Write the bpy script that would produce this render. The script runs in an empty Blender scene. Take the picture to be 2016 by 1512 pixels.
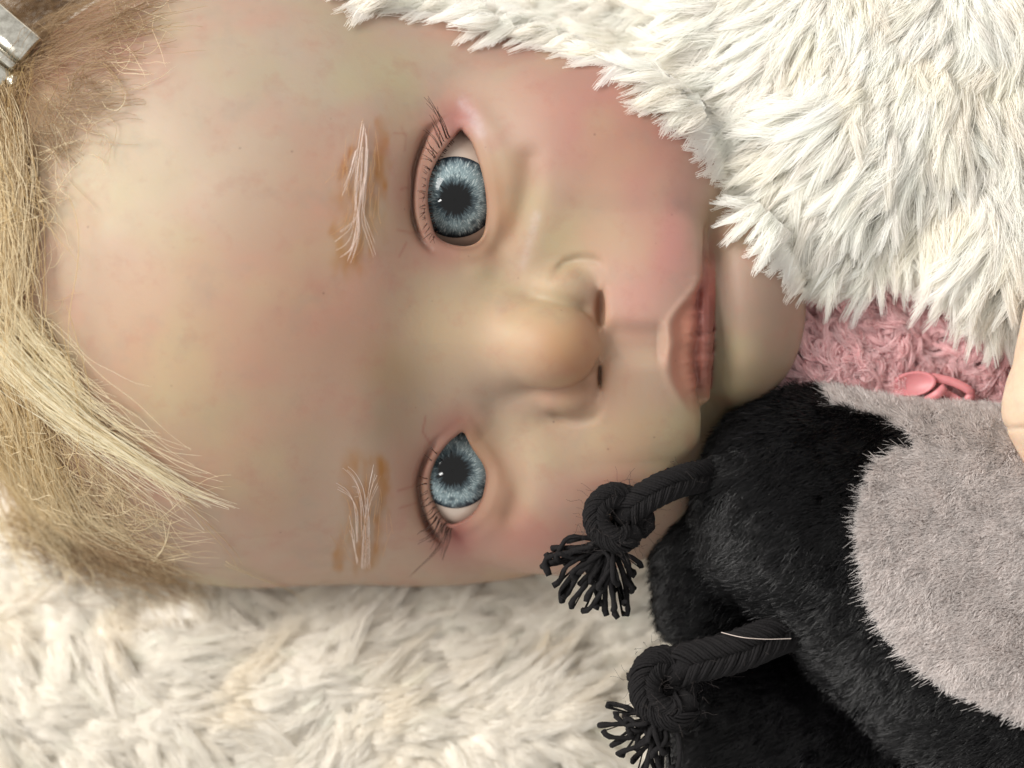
import bpy, math
import numpy as np
from mathutils import Vector, Matrix, Quaternion

# ------------------------------------------------------------------ units
# Everything is authored in "u" (1 u = 0.09 mm): x to the right, y down the picture, z up towards the viewer.
S = 9e-5
CX, CY, D = 1008.0, 756.0, 5000.0          # the camera looks straight down at the doll from 0.45 m
rng = np.random.default_rng(7)

def W(p):
    p = np.asarray(p, float)
    out = np.empty_like(p)
    out[..., 0] = (p[..., 0] - CX) * S
    out[..., 1] = (CY - p[..., 1]) * S
    out[..., 2] = p[..., 2] * S
    return out

def at(px, py, z):
    k = (D - z) / D
    return np.array([CX + (px - CX) * k, CY + (py - CY) * k, z], float)

def lin(r, g, b):
    c = np.array([r, g, b], float) / 255.0
    return np.where(c <= 0.04045, c / 12.92, ((c + 0.055) / 1.055) ** 2.4)

def lin4(r, g, b):
    return (*lin(r, g, b), 1.0)

# ------------------------------------------------------------------ camera, world, lights, exposure
scene = bpy.context.scene
col = scene.collection
cam = bpy.data.cameras.new('camera')
cam.sensor_width = 36.0
cam.lens = 36.0 * D / 2016.0
cam.clip_start, cam.clip_end = 0.01, 20.0
cam.dof.use_dof = True
cam.dof.focus_distance = (D - 70) * S
cam.dof.aperture_fstop = 8.5
camo = bpy.data.objects.new('camera', cam)
camo.location = (0, 0, D * S)
col.objects.link(camo)
scene.camera = camo

world = bpy.data.worlds.new('World')
scene.world = world
world.use_nodes = True
bg = world.node_tree.nodes['Background']
bg.inputs[0].default_value = (1.0, 0.975, 0.94, 1)
bg.inputs[1].default_value = 0.64

def area(name, loc, target, size, power, colr):
    l = bpy.data.lights.new(name, 'AREA')
    l.shape = 'RECTANGLE'
    l.size, l.size_y = size
    l.energy = power
    l.color = colr
    o = bpy.data.objects.new(name, l)
    o.location = loc
    d = Vector(target) - Vector(loc)
    o.rotation_euler = d.to_track_quat('-Z', 'Y').to_euler()
    col.objects.link(o)
    return o
# one soft window, up and to the left of the cot
area('window_light', (-1.62, 0.78, 1.22), (0.0, 0.0, 0.0), (1.0, 1.4), 60.0, (1.0, 0.97, 0.925))
# an added lamp, placed to give the glints in the eyes
area('catchlight_lamp', (-0.92, -0.46, 1.15), (0.0, 0.0, 0.0), (0.10, 0.22), 2.2, (1.0, 0.98, 0.95))

scene.view_settings.view_transform = 'Standard'
scene.view_settings.look = 'None'
scene.view_settings.exposure = 0.22
scene.view_settings.gamma = 1.0
scene.view_settings.use_curve_mapping = False
scene.render.engine = 'CYCLES'
scene.cycles.use_denoising = True
scene.cycles.max_bounces = 12
scene.cycles.diffuse_bounces = 6
scene.cycles.use_adaptive_sampling = True
scene.cycles.adaptive_threshold = 0.025
scene.cycles.transmission_bounces = 8
scene.cycles.transparent_max_bounces = 8
scene.cycles.caustics_reflective = False
scene.cycles.caustics_refractive = False

# ------------------------------------------------------------------ numpy helpers
def smin(a, b, k):
    h = np.clip(0.5 + 0.5 * (b - a) / k, 0, 1)
    return b + (a - b) * h - k * h * (1 - h)

def smax(a, b, k):
    return -smin(-a, -b, k)

def sstep(x, a, b):
    t = np.clip((x - a) / (b - a), 0, 1)
    return t * t * (3 - 2 * t)

def ell(x, y, z, c, r):
    px, py, pz = (x - c[0]) / r[0], (y - c[1]) / r[1], (z - c[2]) / r[2]
    k0 = np.sqrt(px * px + py * py + pz * pz)
    k1 = np.sqrt((px / r[0]) ** 2 + (py / r[1]) ** 2 + (pz / r[2]) ** 2)
    return k0 * (k0 - 1) / np.maximum(k1, 1e-9)

def caps(x, y, z, a, b, ra, rb):
    a, b = np.asarray(a, float), np.asarray(b, float)
    d = b - a
    t = np.clip(((x - a[0]) * d[0] + (y - a[1]) * d[1] + (z - a[2]) * d[2]) / (d @ d), 0, 1)
    return np.sqrt((x - a[0] - t * d[0]) ** 2 + (y - a[1] - t * d[1]) ** 2 + (z - a[2] - t * d[2]) ** 2) - (ra + (rb - ra) * t)

def pdist(x, y, pts, closed=False):
    """distance in the picture plane to a polyline"""
    pts = np.asarray(pts, float)
    n = len(pts)
    best = np.full(x.shape, 1e9)
    for i in range(n if closed else n - 1):
        a, b = pts[i], pts[(i + 1) % n]
        d = b - a
        t = np.clip(((x - a[0]) * d[0] + (y - a[1]) * d[1]) / max(d @ d, 1e-9), 0, 1)
        best = np.minimum(best, (x - a[0] - t * d[0]) ** 2 + (y - a[1] - t * d[1]) ** 2)
    return np.sqrt(best)

def inside(x, y, pts):
    pts = np.asarray(pts, float)
    r = np.zeros(x.shape, bool)
    n = len(pts)
    for i in range(n):
        (x0, y0), (x1, y1) = pts[i], pts[(i + 1) % n]
        if y0 == y1:
            continue
        c = (y0 > y) != (y1 > y)
        r ^= c & (x < (x1 - x0) * (y - y0) / (y1 - y0) + x0)
    return r

def psdf(x, y, pts):
    d = pdist(x, y, pts, True)
    return np.where(inside(x, y, pts), -d, d)

def smooth_poly(pts, n=4, closed=False):
    """Catmull-Rom refinement"""
    pts = np.asarray(pts, float)
    m = len(pts)
    out = []
    for i in range(m if closed else m - 1):
        if closed:
            p0, p1, p2, p3 = pts[i - 1], pts[i], pts[(i + 1) % m], pts[(i + 2) % m]
        else:
            p1, p2 = pts[i], pts[i + 1]
            p0 = pts[i - 1] if i else 2 * p1 - p2
            p3 = pts[i + 2] if i + 2 < m else 2 * p2 - p1
        for t in np.arange(n) / n:
            out.append(0.5 * (2 * p1 + (p2 - p0) * t + (2 * p0 - 5 * p1 + 4 * p2 - p3) * t * t + (3 * p1 - p0 - 3 * p2 + p3) * t ** 3))
    if not closed:
        out.append(pts[-1])
    return np.array(out)

def resample(pts, n):
    pts = np.asarray(pts, float)
    s = np.r_[0, np.cumsum(np.linalg.norm(np.diff(pts, axis=0), axis=1))]
    q = np.linspace(0, s[-1], n)
    return np.stack([np.interp(q, s, pts[:, i]) for i in range(pts.shape[1])], -1)

_lat = rng.random((32, 32, 32))
def vnoise(x, y, z=0.0):
    """value noise, about -1..1"""
    x, y = np.asarray(x, float), np.asarray(y, float)
    z = np.zeros_like(x) + z
    xi, yi, zi = np.floor(x).astype(int), np.floor(y).astype(int), np.floor(z).astype(int)
    fx, fy, fz = x - xi, y - yi, z - zi
    fx, fy, fz = fx * fx * (3 - 2 * fx), fy * fy * (3 - 2 * fy), fz * fz * (3 - 2 * fz)
    r = 0
    for i in (0, 1):
        for j in (0, 1):
            for k in (0, 1):
                w = (fx if i else 1 - fx) * (fy if j else 1 - fy) * (fz if k else 1 - fz)
                r = r + w * _lat[(xi + i) & 31, (yi + j) & 31, (zi + k) & 31]
    return r * 2 - 1

def gauss(x, y, cx, cy, rx, ry, rot=0.0):
    c, s = math.cos(math.radians(rot)), math.sin(math.radians(rot))
    dx, dy = x - cx, y - cy
    u, v = dx * c + dy * s, -dx * s + dy * c
    return np.exp(-(u / rx) ** 2 - (v / ry) ** 2)

def nets(f, lo, hi, v, slack=1.1, project=1):
    """surface nets over a field, evaluated only near the surface; vertices are then pulled onto it"""
    B = 8
    lo = np.asarray(lo, float)
    nb = np.ceil((np.asarray(hi, float) - lo) / (B * v)).astype(int)
    g = [lo[i] + (np.arange(nb[i]) + 0.5) * B * v - v / 2 for i in range(3)]
    gx, gy, gz = np.meshgrid(*g, indexing='ij')
    dc = f(gx.ravel(), gy.ravel(), gz.ravel()).reshape(nb)
    act = np.argwhere(np.abs(dc) < B * v * slack)
    A = np.empty((nb[0], B, nb[1], B, nb[2], B), np.float32)
    A[:] = np.where(dc < 0, -1.0, 1.0)[:, None, :, None, :, None]
    loc = np.stack(np.meshgrid(*[np.arange(B)] * 3, indexing='ij'), -1).reshape(-1, 3)
    for s in range(0, len(act), 1200):
        a = act[s:s + 1200]
        p = lo + (a[:, None, :] * B + loc[None]) * v
        val = f(p[..., 0].ravel(), p[..., 1].ravel(), p[..., 2].ravel())
        A[a[:, 0], :, a[:, 1], :, a[:, 2], :] = val.reshape(len(a), B, B, B)
    A = A.reshape(nb * B)
    s = A < 0
    c = np.zeros(np.array(s.shape) - 1, np.uint8)
    for i in (0, 1):
        for j in (0, 1):
            for k in (0, 1):
                c += s[i:s.shape[0] - 1 + i, j:s.shape[1] - 1 + j, k:s.shape[2] - 1 + k]
    cells = np.argwhere((c > 0) & (c < 8))
    idx = np.full(c.shape, -1, np.int32)
    idx[cells[:, 0], cells[:, 1], cells[:, 2]] = np.arange(len(cells))
    acc = np.zeros((len(cells), 3))
    cnt = np.zeros(len(cells))
    for ax in range(3):
        o1, o2 = [a for a in range(3) if a != ax]
        for u in (0, 1):
            for w in (0, 1):
                o = np.zeros(3, int)
                o[o1], o[o2] = u, w
                e = np.zeros(3, int)
                e[ax] = 1
                p0 = cells + o
                p1 = p0 + e
                a0 = A[p0[:, 0], p0[:, 1], p0[:, 2]]
                a1 = A[p1[:, 0], p1[:, 1], p1[:, 2]]
                m = (a0 < 0) != (a1 < 0)
                t = np.where(m, a0 / np.where(m, a0 - a1, 1), 0)
                acc += np.where(m[:, None], p0 + t[:, None] * e, 0)
                cnt += m
    verts = lo + acc / cnt[:, None] * v
    quads = []
    for ax in range(3):
        o1, o2 = (ax + 1) % 3, (ax + 2) % 3
        sl0, sl1 = [slice(None)] * 3, [slice(None)] * 3
        sl0[ax], sl1[ax] = slice(0, -1), slice(1, None)
        ch = s[tuple(sl0)] != s[tuple(sl1)]
        e = np.argwhere(ch)
        lim = np.array(c.shape)
        e = e[(e[:, o1] > 0) & (e[:, o2] > 0) & (e[:, o1] < lim[o1]) & (e[:, o2] < lim[o2])]
        fl = s[e[:, 0], e[:, 1], e[:, 2]]
        q = []
        for du, dv in ((1, 1), (0, 1), (0, 0), (1, 0)):
            k = e.copy()
            k[:, o1] -= du
            k[:, o2] -= dv
            q.append(idx[k[:, 0], k[:, 1], k[:, 2]])
        q = np.stack(q, 1)
        q[~fl] = q[~fl][:, ::-1]
        quads.append(q)
    quads = np.concatenate(quads)
    quads = quads[(quads >= 0).all(1)]
    for _ in range(project):
        d = f(*verts.T)
        n = grad(f, verts)
        verts = verts - n * np.clip(d, -v, v)[:, None]
    return verts, quads, grad(f, verts)

def grad(f, p, e=1.5):
    g = np.empty_like(p)
    for i in range(3):
        q = p.copy()
        q[:, i] += e
        a = f(*q.T)
        q[:, i] -= 2 * e
        g[:, i] = a - f(*q.T)
    return g / np.maximum(np.linalg.norm(g, axis=1), 1e-9)[:, None]

# ------------------------------------------------------------------ object helpers
def link(o, parent=None):
    col.objects.link(o)
    if parent is not None:
        o.parent = parent
        o.matrix_parent_inverse = Matrix.Translation(-PLOC[parent.name])
    return o
PLOC = {}

def tag(o, label=None, cat=None, group=None, kind=None):
    for k, v in (('label', label), ('category', cat), ('group', group), ('kind', kind)):
        if v:
            o[k] = v
    return o

def thing(name, loc_u, label, cat):
    o = bpy.data.objects.new(name, None)
    o.empty_display_size = 0.01
    loc = Vector(W(np.array(loc_u, float)))
    o.location = loc
    col.objects.link(o)
    PLOC[o.name] = loc
    return tag(o, label, cat)

def mesh(name, verts, faces, mat, parent=None, normals=None, colors=None, smooth=True):
    """verts in u; faces wound for a right-handed x-right y-down(-) frame are flipped here"""
    me = bpy.data.meshes.new(name)
    v = W(verts)
    f = np.asarray(faces)
    f = f[:, ::-1]
    me.vertices.add(len(v))
    me.vertices.foreach_set('co', v.astype(np.float32).ravel())
    k = f.shape[1]
    me.loops.add(f.size)
    me.loops.foreach_set('vertex_index', f.astype(np.int32).ravel())
    me.polygons.add(len(f))
    me.polygons.foreach_set('loop_start', np.arange(0, f.size, k, dtype=np.int32))
    me.update(calc_edges=True)
    me.polygons.foreach_set('use_smooth', np.full(len(f), smooth))
    if colors is not None:
        a = me.attributes.new('paint', 'FLOAT_COLOR', 'POINT')
        a.data.foreach_set('color', (colors if colors.shape[1] == 4 else np.c_[colors, np.ones(len(colors))]).astype(np.float32).ravel())
    if normals is not None:
        n = normals.copy()
        n[:, 1] *= -1
        me.normals_split_custom_set_from_vertices(n.astype(np.float32))
    me.materials.append(mat)
    o = bpy.data.objects.new(name, me)
    if parent is not None and parent.name not in PLOC:
        PLOC[parent.name] = Vector((0, 0, 0))
    PLOC[o.name] = Vector((0, 0, 0)) if parent is None else PLOC[parent.name] * 0
    link(o, parent)
    return o

def strands(name, pts, rad, mat, parent=None, colors=None):
    """hair curves: pts (N,K,3) in u, rad (N,K) in u"""
    pts = np.asarray(pts, float)
    n, k = pts.shape[:2]
    cu = bpy.data.hair_curves.new(name)
    cu.add_curves([k] * n)
    cu.attributes['position'].data.foreach_set('vector', W(pts).astype(np.float32).ravel())
    r = cu.attributes.get('radius') or cu.attributes.new('radius', 'FLOAT', 'POINT')
    r.data.foreach_set('value', (np.broadcast_to(rad, (n, k)) * S).astype(np.float32).ravel())
    if colors is not None:
        a = cu.attributes.new('paint', 'FLOAT_COLOR', 'CURVE')
        a.data.foreach_set('color', np.c_[colors, np.ones(n)].astype(np.float32).ravel())
    cu.materials.append(mat)
    o = bpy.data.objects.new(name, cu)
    PLOC[o.name] = Vector((0, 0, 0))
    link(o, parent)
    return o

def tube(path, rad, sides=8, cap=True):
    """verts, quads of a tapered tube along path (K,3)"""
    path = np.asarray(path, float)
    K = len(path)
    rad = np.broadcast_to(rad, (K,))
    t = np.gradient(path, axis=0)
    t /= np.maximum(np.linalg.norm(t, axis=1), 1e-9)[:, None]
    up = np.array([0.13, 0.21, 0.97])
    u = np.cross(t, up)
    u /= np.maximum(np.linalg.norm(u, axis=1), 1e-9)[:, None]
    w = np.cross(t, u)
    a = np.arange(sides) / sides * 2 * math.pi
    ring = path[:, None, :] + rad[:, None, None] * (np.cos(a)[None, :, None] * u[:, None, :] + np.sin(a)[None, :, None] * w[:, None, :])
    v = ring.reshape(-1, 3)
    q = []
    for i in range(K - 1):
        for j in range(sides):
            q.append((i * sides + j, i * sides + (j + 1) % sides, (i + 1) * sides + (j + 1) % sides, (i + 1) * sides + j))
    if cap:
        n = len(v)
        v = np.r_[v, path[:1], path[-1:]]
        for j in range(0, sides, 2):
            q.append((n, (j + 2) % sides, j + 1, j))
            b = (K - 1) * sides
            q.append((n + 1, b + j, b + j + 1, b + (j + 2) % sides))
    return v, np.array(q)

# ------------------------------------------------------------------ materials
def new_mat(name):
    m = bpy.data.materials.new(name)
    m.use_nodes = True
    nt = m.node_tree
    return m, nt, nt.nodes['Principled BSDF']

def node(nt, typ, **kw):
    n = nt.nodes.new(typ)
    for k, v in kw.items():
        setattr(n, k, v)
    return n

def mixc(nt, a, b, fac, mode='MIX'):
    n = node(nt, 'ShaderNodeMix', data_type='RGBA', blend_type=mode)
    for s, v in ((n.inputs[0], fac), (n.inputs[6], a), (n.inputs[7], b)):
        if hasattr(v, 'links') or hasattr(v, 'is_linked'):
            nt.links.new(v, s)
        else:
            s.default_value = v
    return n.outputs[2]

def noise(nt, scale, detail=3.0, rough=0.5, co=None, dim='3D'):
    n = node(nt, 'ShaderNodeTexNoise', noise_dimensions=dim)
    n.inputs['Scale'].default_value = scale
    n.inputs['Detail'].default_value = detail
    n.inputs['Roughness'].default_value = rough
    if co is not None:
        nt.links.new(co, n.inputs['Vector'])
    return n.outputs[0]

def ramp(nt, fac, stops):
    n = node(nt, 'ShaderNodeValToRGB')
    e = n.color_ramp.elements
    while len(e) < len(stops):
        e.new(0.5)
    for i, (p, c) in enumerate(stops):
        e[i].position = p
        e[i].color = c if len(c) == 4 else (*c, 1)
    nt.links.new(fac, n.inputs[0])
    return n.outputs[0]

def skin_material():
    m, nt, b = new_mat('painted_vinyl_skin')
    co = node(nt, 'ShaderNodeTexCoord').outputs['Object']
    an_ = node(nt, 'ShaderNodeAttribute', attribute_name='paint')
    at_, bare = an_.outputs['Color'], an_.outputs['Alpha']
    def mott(fac):
        return mixc(nt, fac, bare, 1.0, 'MULTIPLY')
    # mottled layers of heat-set paint
    c = mixc(nt, at_, lin4(176, 122, 108), mott(ramp(nt, noise(nt, 62, 3, 0.55, co), [(0.48, (0, 0, 0)), (0.74, (0.36,) * 3)])))
    c = mixc(nt, c, lin4(166, 158, 122), mott(ramp(nt, noise(nt, 47, 2, 0.5, co), [(0.50, (0, 0, 0)), (0.74, (0.50,) * 3)])))
    c = mixc(nt, c, lin4(150, 124, 112), mott(ramp(nt, noise(nt, 300, 3, 0.6, co), [(0.52, (0, 0, 0)), (0.8, (0.16,) * 3)])))
    c = mixc(nt, c, lin4(150, 92, 80), mott(ramp(nt, noise(nt, 170, 4, 0.65, co), [(0.54, (0, 0, 0)), (0.74, (0.26,) * 3)])))
    c = mixc(nt, c, lin4(120, 122, 112), mott(ramp(nt, noise(nt, 115, 4, 0.6, co), [(0.56, (0, 0, 0)), (0.76, (0.24,) * 3)])))
    # dust specks
    v = node(nt, 'ShaderNodeTexVoronoi')
    v.inputs['Scale'].default_value = 260
    nt.links.new(co, v.inputs['Vector'])
    sp = ramp(nt, v.outputs['Distance'], [(0.0, (1, 1, 1)), (0.085, (0, 0, 0))])
    keep = ramp(nt, noise(nt, 90, 2, 0.5, co), [(0.54, (0, 0, 0)), (0.60, (0.6,) * 3)])
    c = mixc(nt, c, lin4(92, 66, 58), mixc(nt, sp, keep, 1.0, 'MULTIPLY'))
    nt.links.new(c, b.inputs['Base Color'])
    b.inputs['Roughness'].default_value = 0.5
    r = ramp(nt, noise(nt, 120, 3, 0.6, co), [(0.3, (0.50,) * 3), (0.75, (0.66,) * 3)])
    nt.links.new(r, b.inputs['Roughness'])
    b.inputs['Specular IOR Level'].default_value = 0.36
    b.inputs['Subsurface Weight'].default_value = 0.5
    b.inputs['Subsurface Radius'].default_value = (1.0, 0.42, 0.25)
    b.inputs['Subsurface Scale'].default_value = 0.003
    bp = node(nt, 'ShaderNodeBump')
    bp.inputs['Strength'].default_value = 0.10
    bp.inputs['Distance'].default_value = 0.0003
    nt.links.new(noise(nt, 1500, 3, 0.6, co), bp.inputs['Height'])
    nt.links.new(bp.outputs[0], b.inputs['Normal'])
    return m

def fibre_material(name, c0, c1, rough=0.6, spec=0.25, transl=0.0, attr=False, sheen=0.0):
    m, nt, b = new_mat(name)
    ci = node(nt, 'ShaderNodeHairInfo')
    c = mixc(nt, c0, c1, ci.outputs['Random'])
    if attr:
        a = node(nt, 'ShaderNodeAttribute', attribute_name='paint').outputs['Color']
        c = mixc(nt, a, c, 1.0, 'MULTIPLY')
    nt.links.new(c, b.inputs['Base Color'])
    b.inputs['Roughness'].default_value = rough
    b.inputs['Specular IOR Level'].default_value = spec
    if transl:
        t = node(nt, 'ShaderNodeBsdfTranslucent')
        nt.links.new(c, t.inputs['Color'])
        mx = node(nt, 'ShaderNodeMixShader')
        mx.inputs[0].default_value = transl
        nt.links.new(b.outputs[0], mx.inputs[1])
        nt.links.new(t.outputs[0], mx.inputs[2])
        nt.links.new(mx.outputs[0], nt.nodes['Material Output'].inputs['Surface'])
    return m

def cloth_material(name, c0, c1, scale=400, rough=0.85, spec=0.1, bump=0.5):
    m, nt, b = new_mat(name)
    co = node(nt, 'ShaderNodeTexCoord').outputs['Object']
    f = noise(nt, scale, 4, 0.6, co)
    nt.links.new(mixc(nt, c0, c1, f), b.inputs['Base Color'])
    b.inputs['Roughness'].default_value = rough
    b.inputs['Specular IOR Level'].default_value = spec
    bp = node(nt, 'ShaderNodeBump')
    bp.inputs['Strength'].default_value = bump
    bp.inputs['Distance'].default_value = 0.0006
    nt.links.new(f, bp.inputs['Height'])
    nt.links.new(bp.outputs[0], b.inputs['Normal'])
    return m

SKIN = skin_material()

# ------------------------------------------------------------------ the doll's head: a modelled field
TH = math.radians(12.0)
CT, ST = math.cos(TH), math.sin(TH)
Y0 = 650.0
def to_local(y, z):
    dy = y - Y0
    return dy * CT - z * ST, dy * ST + z * CT        # lateral (towards the picture's foot), forward
def from_local(h, l, f):
    return np.array([h, Y0 + l * CT + f * ST, f * CT - l * ST])

EYES = [from_local(900, -263, -112), from_local(903, 296, -116)]
EYE_R, LID_R = 144.0, 151.0
OPEN = [smooth_poly([at(a, b, z)[:2] for a, b in p], 3, True) for p, z in (
    ([(907, 259), (892, 276), (879, 292), (864, 315), (852, 342), (846, 371), (845, 405), (850, 434), (858, 462), (875, 478), (897, 486), (919, 488), (940, 481),
      (954, 462), (958, 427), (956, 394), (951, 360), (942, 324), (928, 284), (915, 266)], 55),
    ([(912, 851), (895, 862), (879, 878), (859, 906), (849, 932), (847, 959), (853, 985), (865, 1012), (878, 1029), (890, 1034), (910, 1026), (931, 1009), (947, 985),
      (954, 964), (958, 938), (952, 914), (931, 884), (920, 864)], -40))]
CREASE = [smooth_poly(p, 3) for p in (
    [(880, 238), (862, 252), (843, 272), (823, 324), (815, 371), (814, 416), (820, 450), (833, 480), (850, 498)],
    [(905, 826), (880, 843), (854, 871), (832, 912), (822, 948), (824, 985), (835, 1030), (854, 1062), (868, 1078)])]
BAG = [smooth_poly(p, 3) for p in (
    [(985, 492), (1006, 462), (1028, 418), (1040, 370), (1043, 325)],
    [(955, 862), (985, 890), (1008, 930), (1016, 970), (1006, 1010)])]
ALA = [smooth_poly(p, 3) for p in (
    [(1070, 560), (1092, 540), (1112, 524), (1141, 515), (1176, 522), (1196, 541)],
    [(1070, 800), (1095, 818), (1130, 828), (1165, 822), (1190, 800), (1200, 775)])]

def head_field(x, y, z, detail=True):
    x, y, z = (np.asarray(a, float) for a in (x, y, z))
    l, f = to_local(y, z)
    al = np.abs(l)
    h = x
    d = ell(h, l, f, (470, -45, -330), (660, 652, 540))                     # cranium
    d = smin(d, ell(h, l, f, (720, -4, -345), (480, 606, 470)), 60)
    face = ell(h, l, f, (955, 0, -300), (470, 590, 366))
    d = smin(d, face, 110)
    for s in (-1, 1):
        d = smin(d, ell(h, l, f, (1120, s * 285, -95), (245, 238, 178)), 80)      # cheeks
    d = smin(d, ell(h, l, f, (1272, 0, -8), (180, 330, 142)), 70)                  # muzzle
    fw = sstep(f, -300, -80)
    # forehead fullness, hollow at the bridge, sockets, temple
    d -= fw * 26 * gauss(h, l, 480, 0, 260, 330)
    d += fw * 26 * gauss(h, al, 845, 250, 90, 170)
    d += fw * 20 * gauss(h, al, 985, 215, 60, 120)
    d -= fw * 12 * gauss(h, al, 750, 255, 70, 190)
    # nose
    nose = caps(h, l, f, (820, 0, -6), (1040, 4, 92), 62, 64)
    nose = smin(nose, ell(h, l, f, (1082, 8, 96), (100, 86, 104)), 40)
    for s in (-1, 1):
        nose = smin(nose, ell(h, l, f, (1112, s * 102 + 6, 58), (74, 50, 62)), 18)
    nose = smax(nose, h - 1186, 30)
    nose = smin(nose, ell(h, l, f, (1150, 8, 84), (38, 28, 60)), 16)
    d = smin(d, nose, 16 + 84 * (1 - sstep(h, 980, 1100)))
    # upper lip ends in a ledge
    tub = 10 * np.exp(-((l + 22) / 34) ** 2) - 8 * np.exp(-((l - 20) / 22) ** 2)
    edge = 1379 - 14 * np.exp(-(l / 120) ** 2) + tub * 0.5 + 3.0 * np.sin(l / 11.0) * np.exp(-(l / 110) ** 2) - sstep(al, 235, 420) * -60
    cut = (h - edge)
    kk = 16 + 110 * sstep(al, 190, 310)
    d = smax(d, cut, kk)
    # jaw, chin, lower lip
    jaw = ell(h, l, f, (1230, 0, -260), (300, 450, 290))
    jaw = smin(jaw, ell(h, l + 40, f, (1470, 0, -72), (122, 200, 158)), 90)
    for s in (-1, 1):
        jaw = smin(jaw, ell(h, l, f, (1265, s * 290, -150), (165, 165, 160)), 80)
    ll = np.clip(l, -125, 125)
    lip = np.sqrt((h - 1378 - 0.0005 * ll * ll) ** 2 + (l - ll) ** 2 + (f - 80 + 0.0026 * ll * ll) ** 2) - (22 - 0.0006 * ll * ll)
    jaw = smin(jaw, lip, 28)
    jaw = smin(jaw, np.sqrt((h - 1362) ** 2 + (l - ll) ** 2 + (f - 74 + 0.0026 * ll * ll) ** 2) - 22, 10)
    d = smin(d, jaw, 15 + 110 * sstep(al, 180, 300))
    # lids over the eyes
    for i in (0, 1):
        c = EYES[i]
        lid = np.sqrt((x - c[0]) ** 2 + (y - c[1]) ** 2 + (z - c[2]) ** 2) - LID_R
        d = smin(d, lid, 34)
    if not detail:
        return d
    # creases and folds
    for i in (0, 1):
        c = EYES[i]
        m = (np.abs(x - c[0] - 20) < 210) & (np.abs(y - c[1] - 20) < 240) & (z > c[2] - 60)
        if m.any():
            xs, ys, zs = x[m], y[m], z[m]
            dd = d[m]
            q = pdist(xs, ys, CREASE[i])
            o = psdf(xs, ys, OPEN[i])
            ef = sstep(ys, c[1] - 140, c[1] - 60) * (1 - sstep(ys, c[1] + 75, c[1] + 150)) if i == 0 else sstep(ys, c[1] - 70, c[1] + 0) * (1 - sstep(ys, c[1] + 110, c[1] + 185))
            dd = dd + ef * (20 * np.exp(-(q / 6.0) ** 2) + 8 * np.exp(-(q / 18.0) ** 2))
            dd = dd - 3.0 * np.exp(-((o - 20) / 12.0) ** 2) * sstep(xs, c[0] - 20, c[0] + 30)      # lower lid rim
            qb = pdist(xs, ys, BAG[i])
            dd = dd + 9 * np.exp(-(qb / 24.0) ** 2) - 6 * np.exp(-((o - 40) / 26.0) ** 2) * sstep(xs, c[0], c[0] + 60)
            hole = np.maximum(o, (c[2] - 30) - zs)
            d[m] = smax(dd, -hole, 9)
    m = (x > 1040) & (x < 1230) & (y > 480) & (y < 860) & (f > -20)
    if m.any():
        xs, ys = x[m], y[m]
        hs, ls, fs = h[m], l[m], f[m]
        dd = d[m]
        for i in (0, 1):
            dd = dd + (5.5, 4.5)[i] * np.exp(-(pdist(xs, ys, ALA[i]) / 10.0) ** 2) * sstep(xs, 1070, 1105) * (1 - sstep(xs, 1165, 1195))
        for s in (-1, 1):
            dd = smax(dd, -ell(hs, ls, fs, (1179, s * 66 + 6, 96), (8 if s < 0 else 4, 32 if s < 0 else 22, 17)), 20)
        d[m] = dd
    m = (x > 1180) & (x < 1480) & (f > -60) & (al < 330)
    if m.any():
        hs, ls, fs = h[m], l[m], f[m]
        dd = d[m]
        g = sstep(hs, 1175, 1215) * (1 - sstep(hs, 1285, 1310))
        dd = dd + 17 * g * np.exp(-np.abs(ls / 36.0) ** 3)                                  # philtrum
        vb = lipline(ls)
        dd = dd - 2.5 * np.exp(-((hs - vb + 3) / 9.0) ** 2) * np.exp(-(ls / 130) ** 4)   # vermilion border ridge
        dd = dd + 7 * sstep(hs, vb, vb + 26) * (1 - sstep(hs, 1366, 1380)) * np.exp(-(ls / 150) ** 4)
        dd = dd + 7 * np.exp(-((hs - 1424 + 0.0006 * ls * ls) / 24.0) ** 2) * np.exp(-((ls + 10) / 190) ** 4) * (hs > 1390)
        wr = vnoise(ls / 13.0, hs / 60.0, 3.1) + 0.5 * vnoise(ls / 6.0, hs / 40.0, 9.4)
        dd = dd + 2.6 * wr * sstep(hs, 1325, 1350) * (1 - sstep(hs, 1396, 1408)) * np.exp(-(ls / 130) ** 4)
        dd = dd - 6 * gauss(hs, ls, 1352, -25, 14, 20)
        d[m] = dd
    d = d + 2.0 * vnoise(x / 95.0, y / 95.0, z / 95.0)
    return smax(d, -(z + 600), 40)

def lipline(l):
    return 1308 + np.where(l < 0, 62 * sstep(-l, 30, 135), 54 * sstep(l, 50, 190)) + 4 * np.exp(-((l) / 16) ** 2)

hv, hq, hn = nets(head_field, (-230, -80, -620), (1640, 1330, 290), 4.2)

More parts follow.
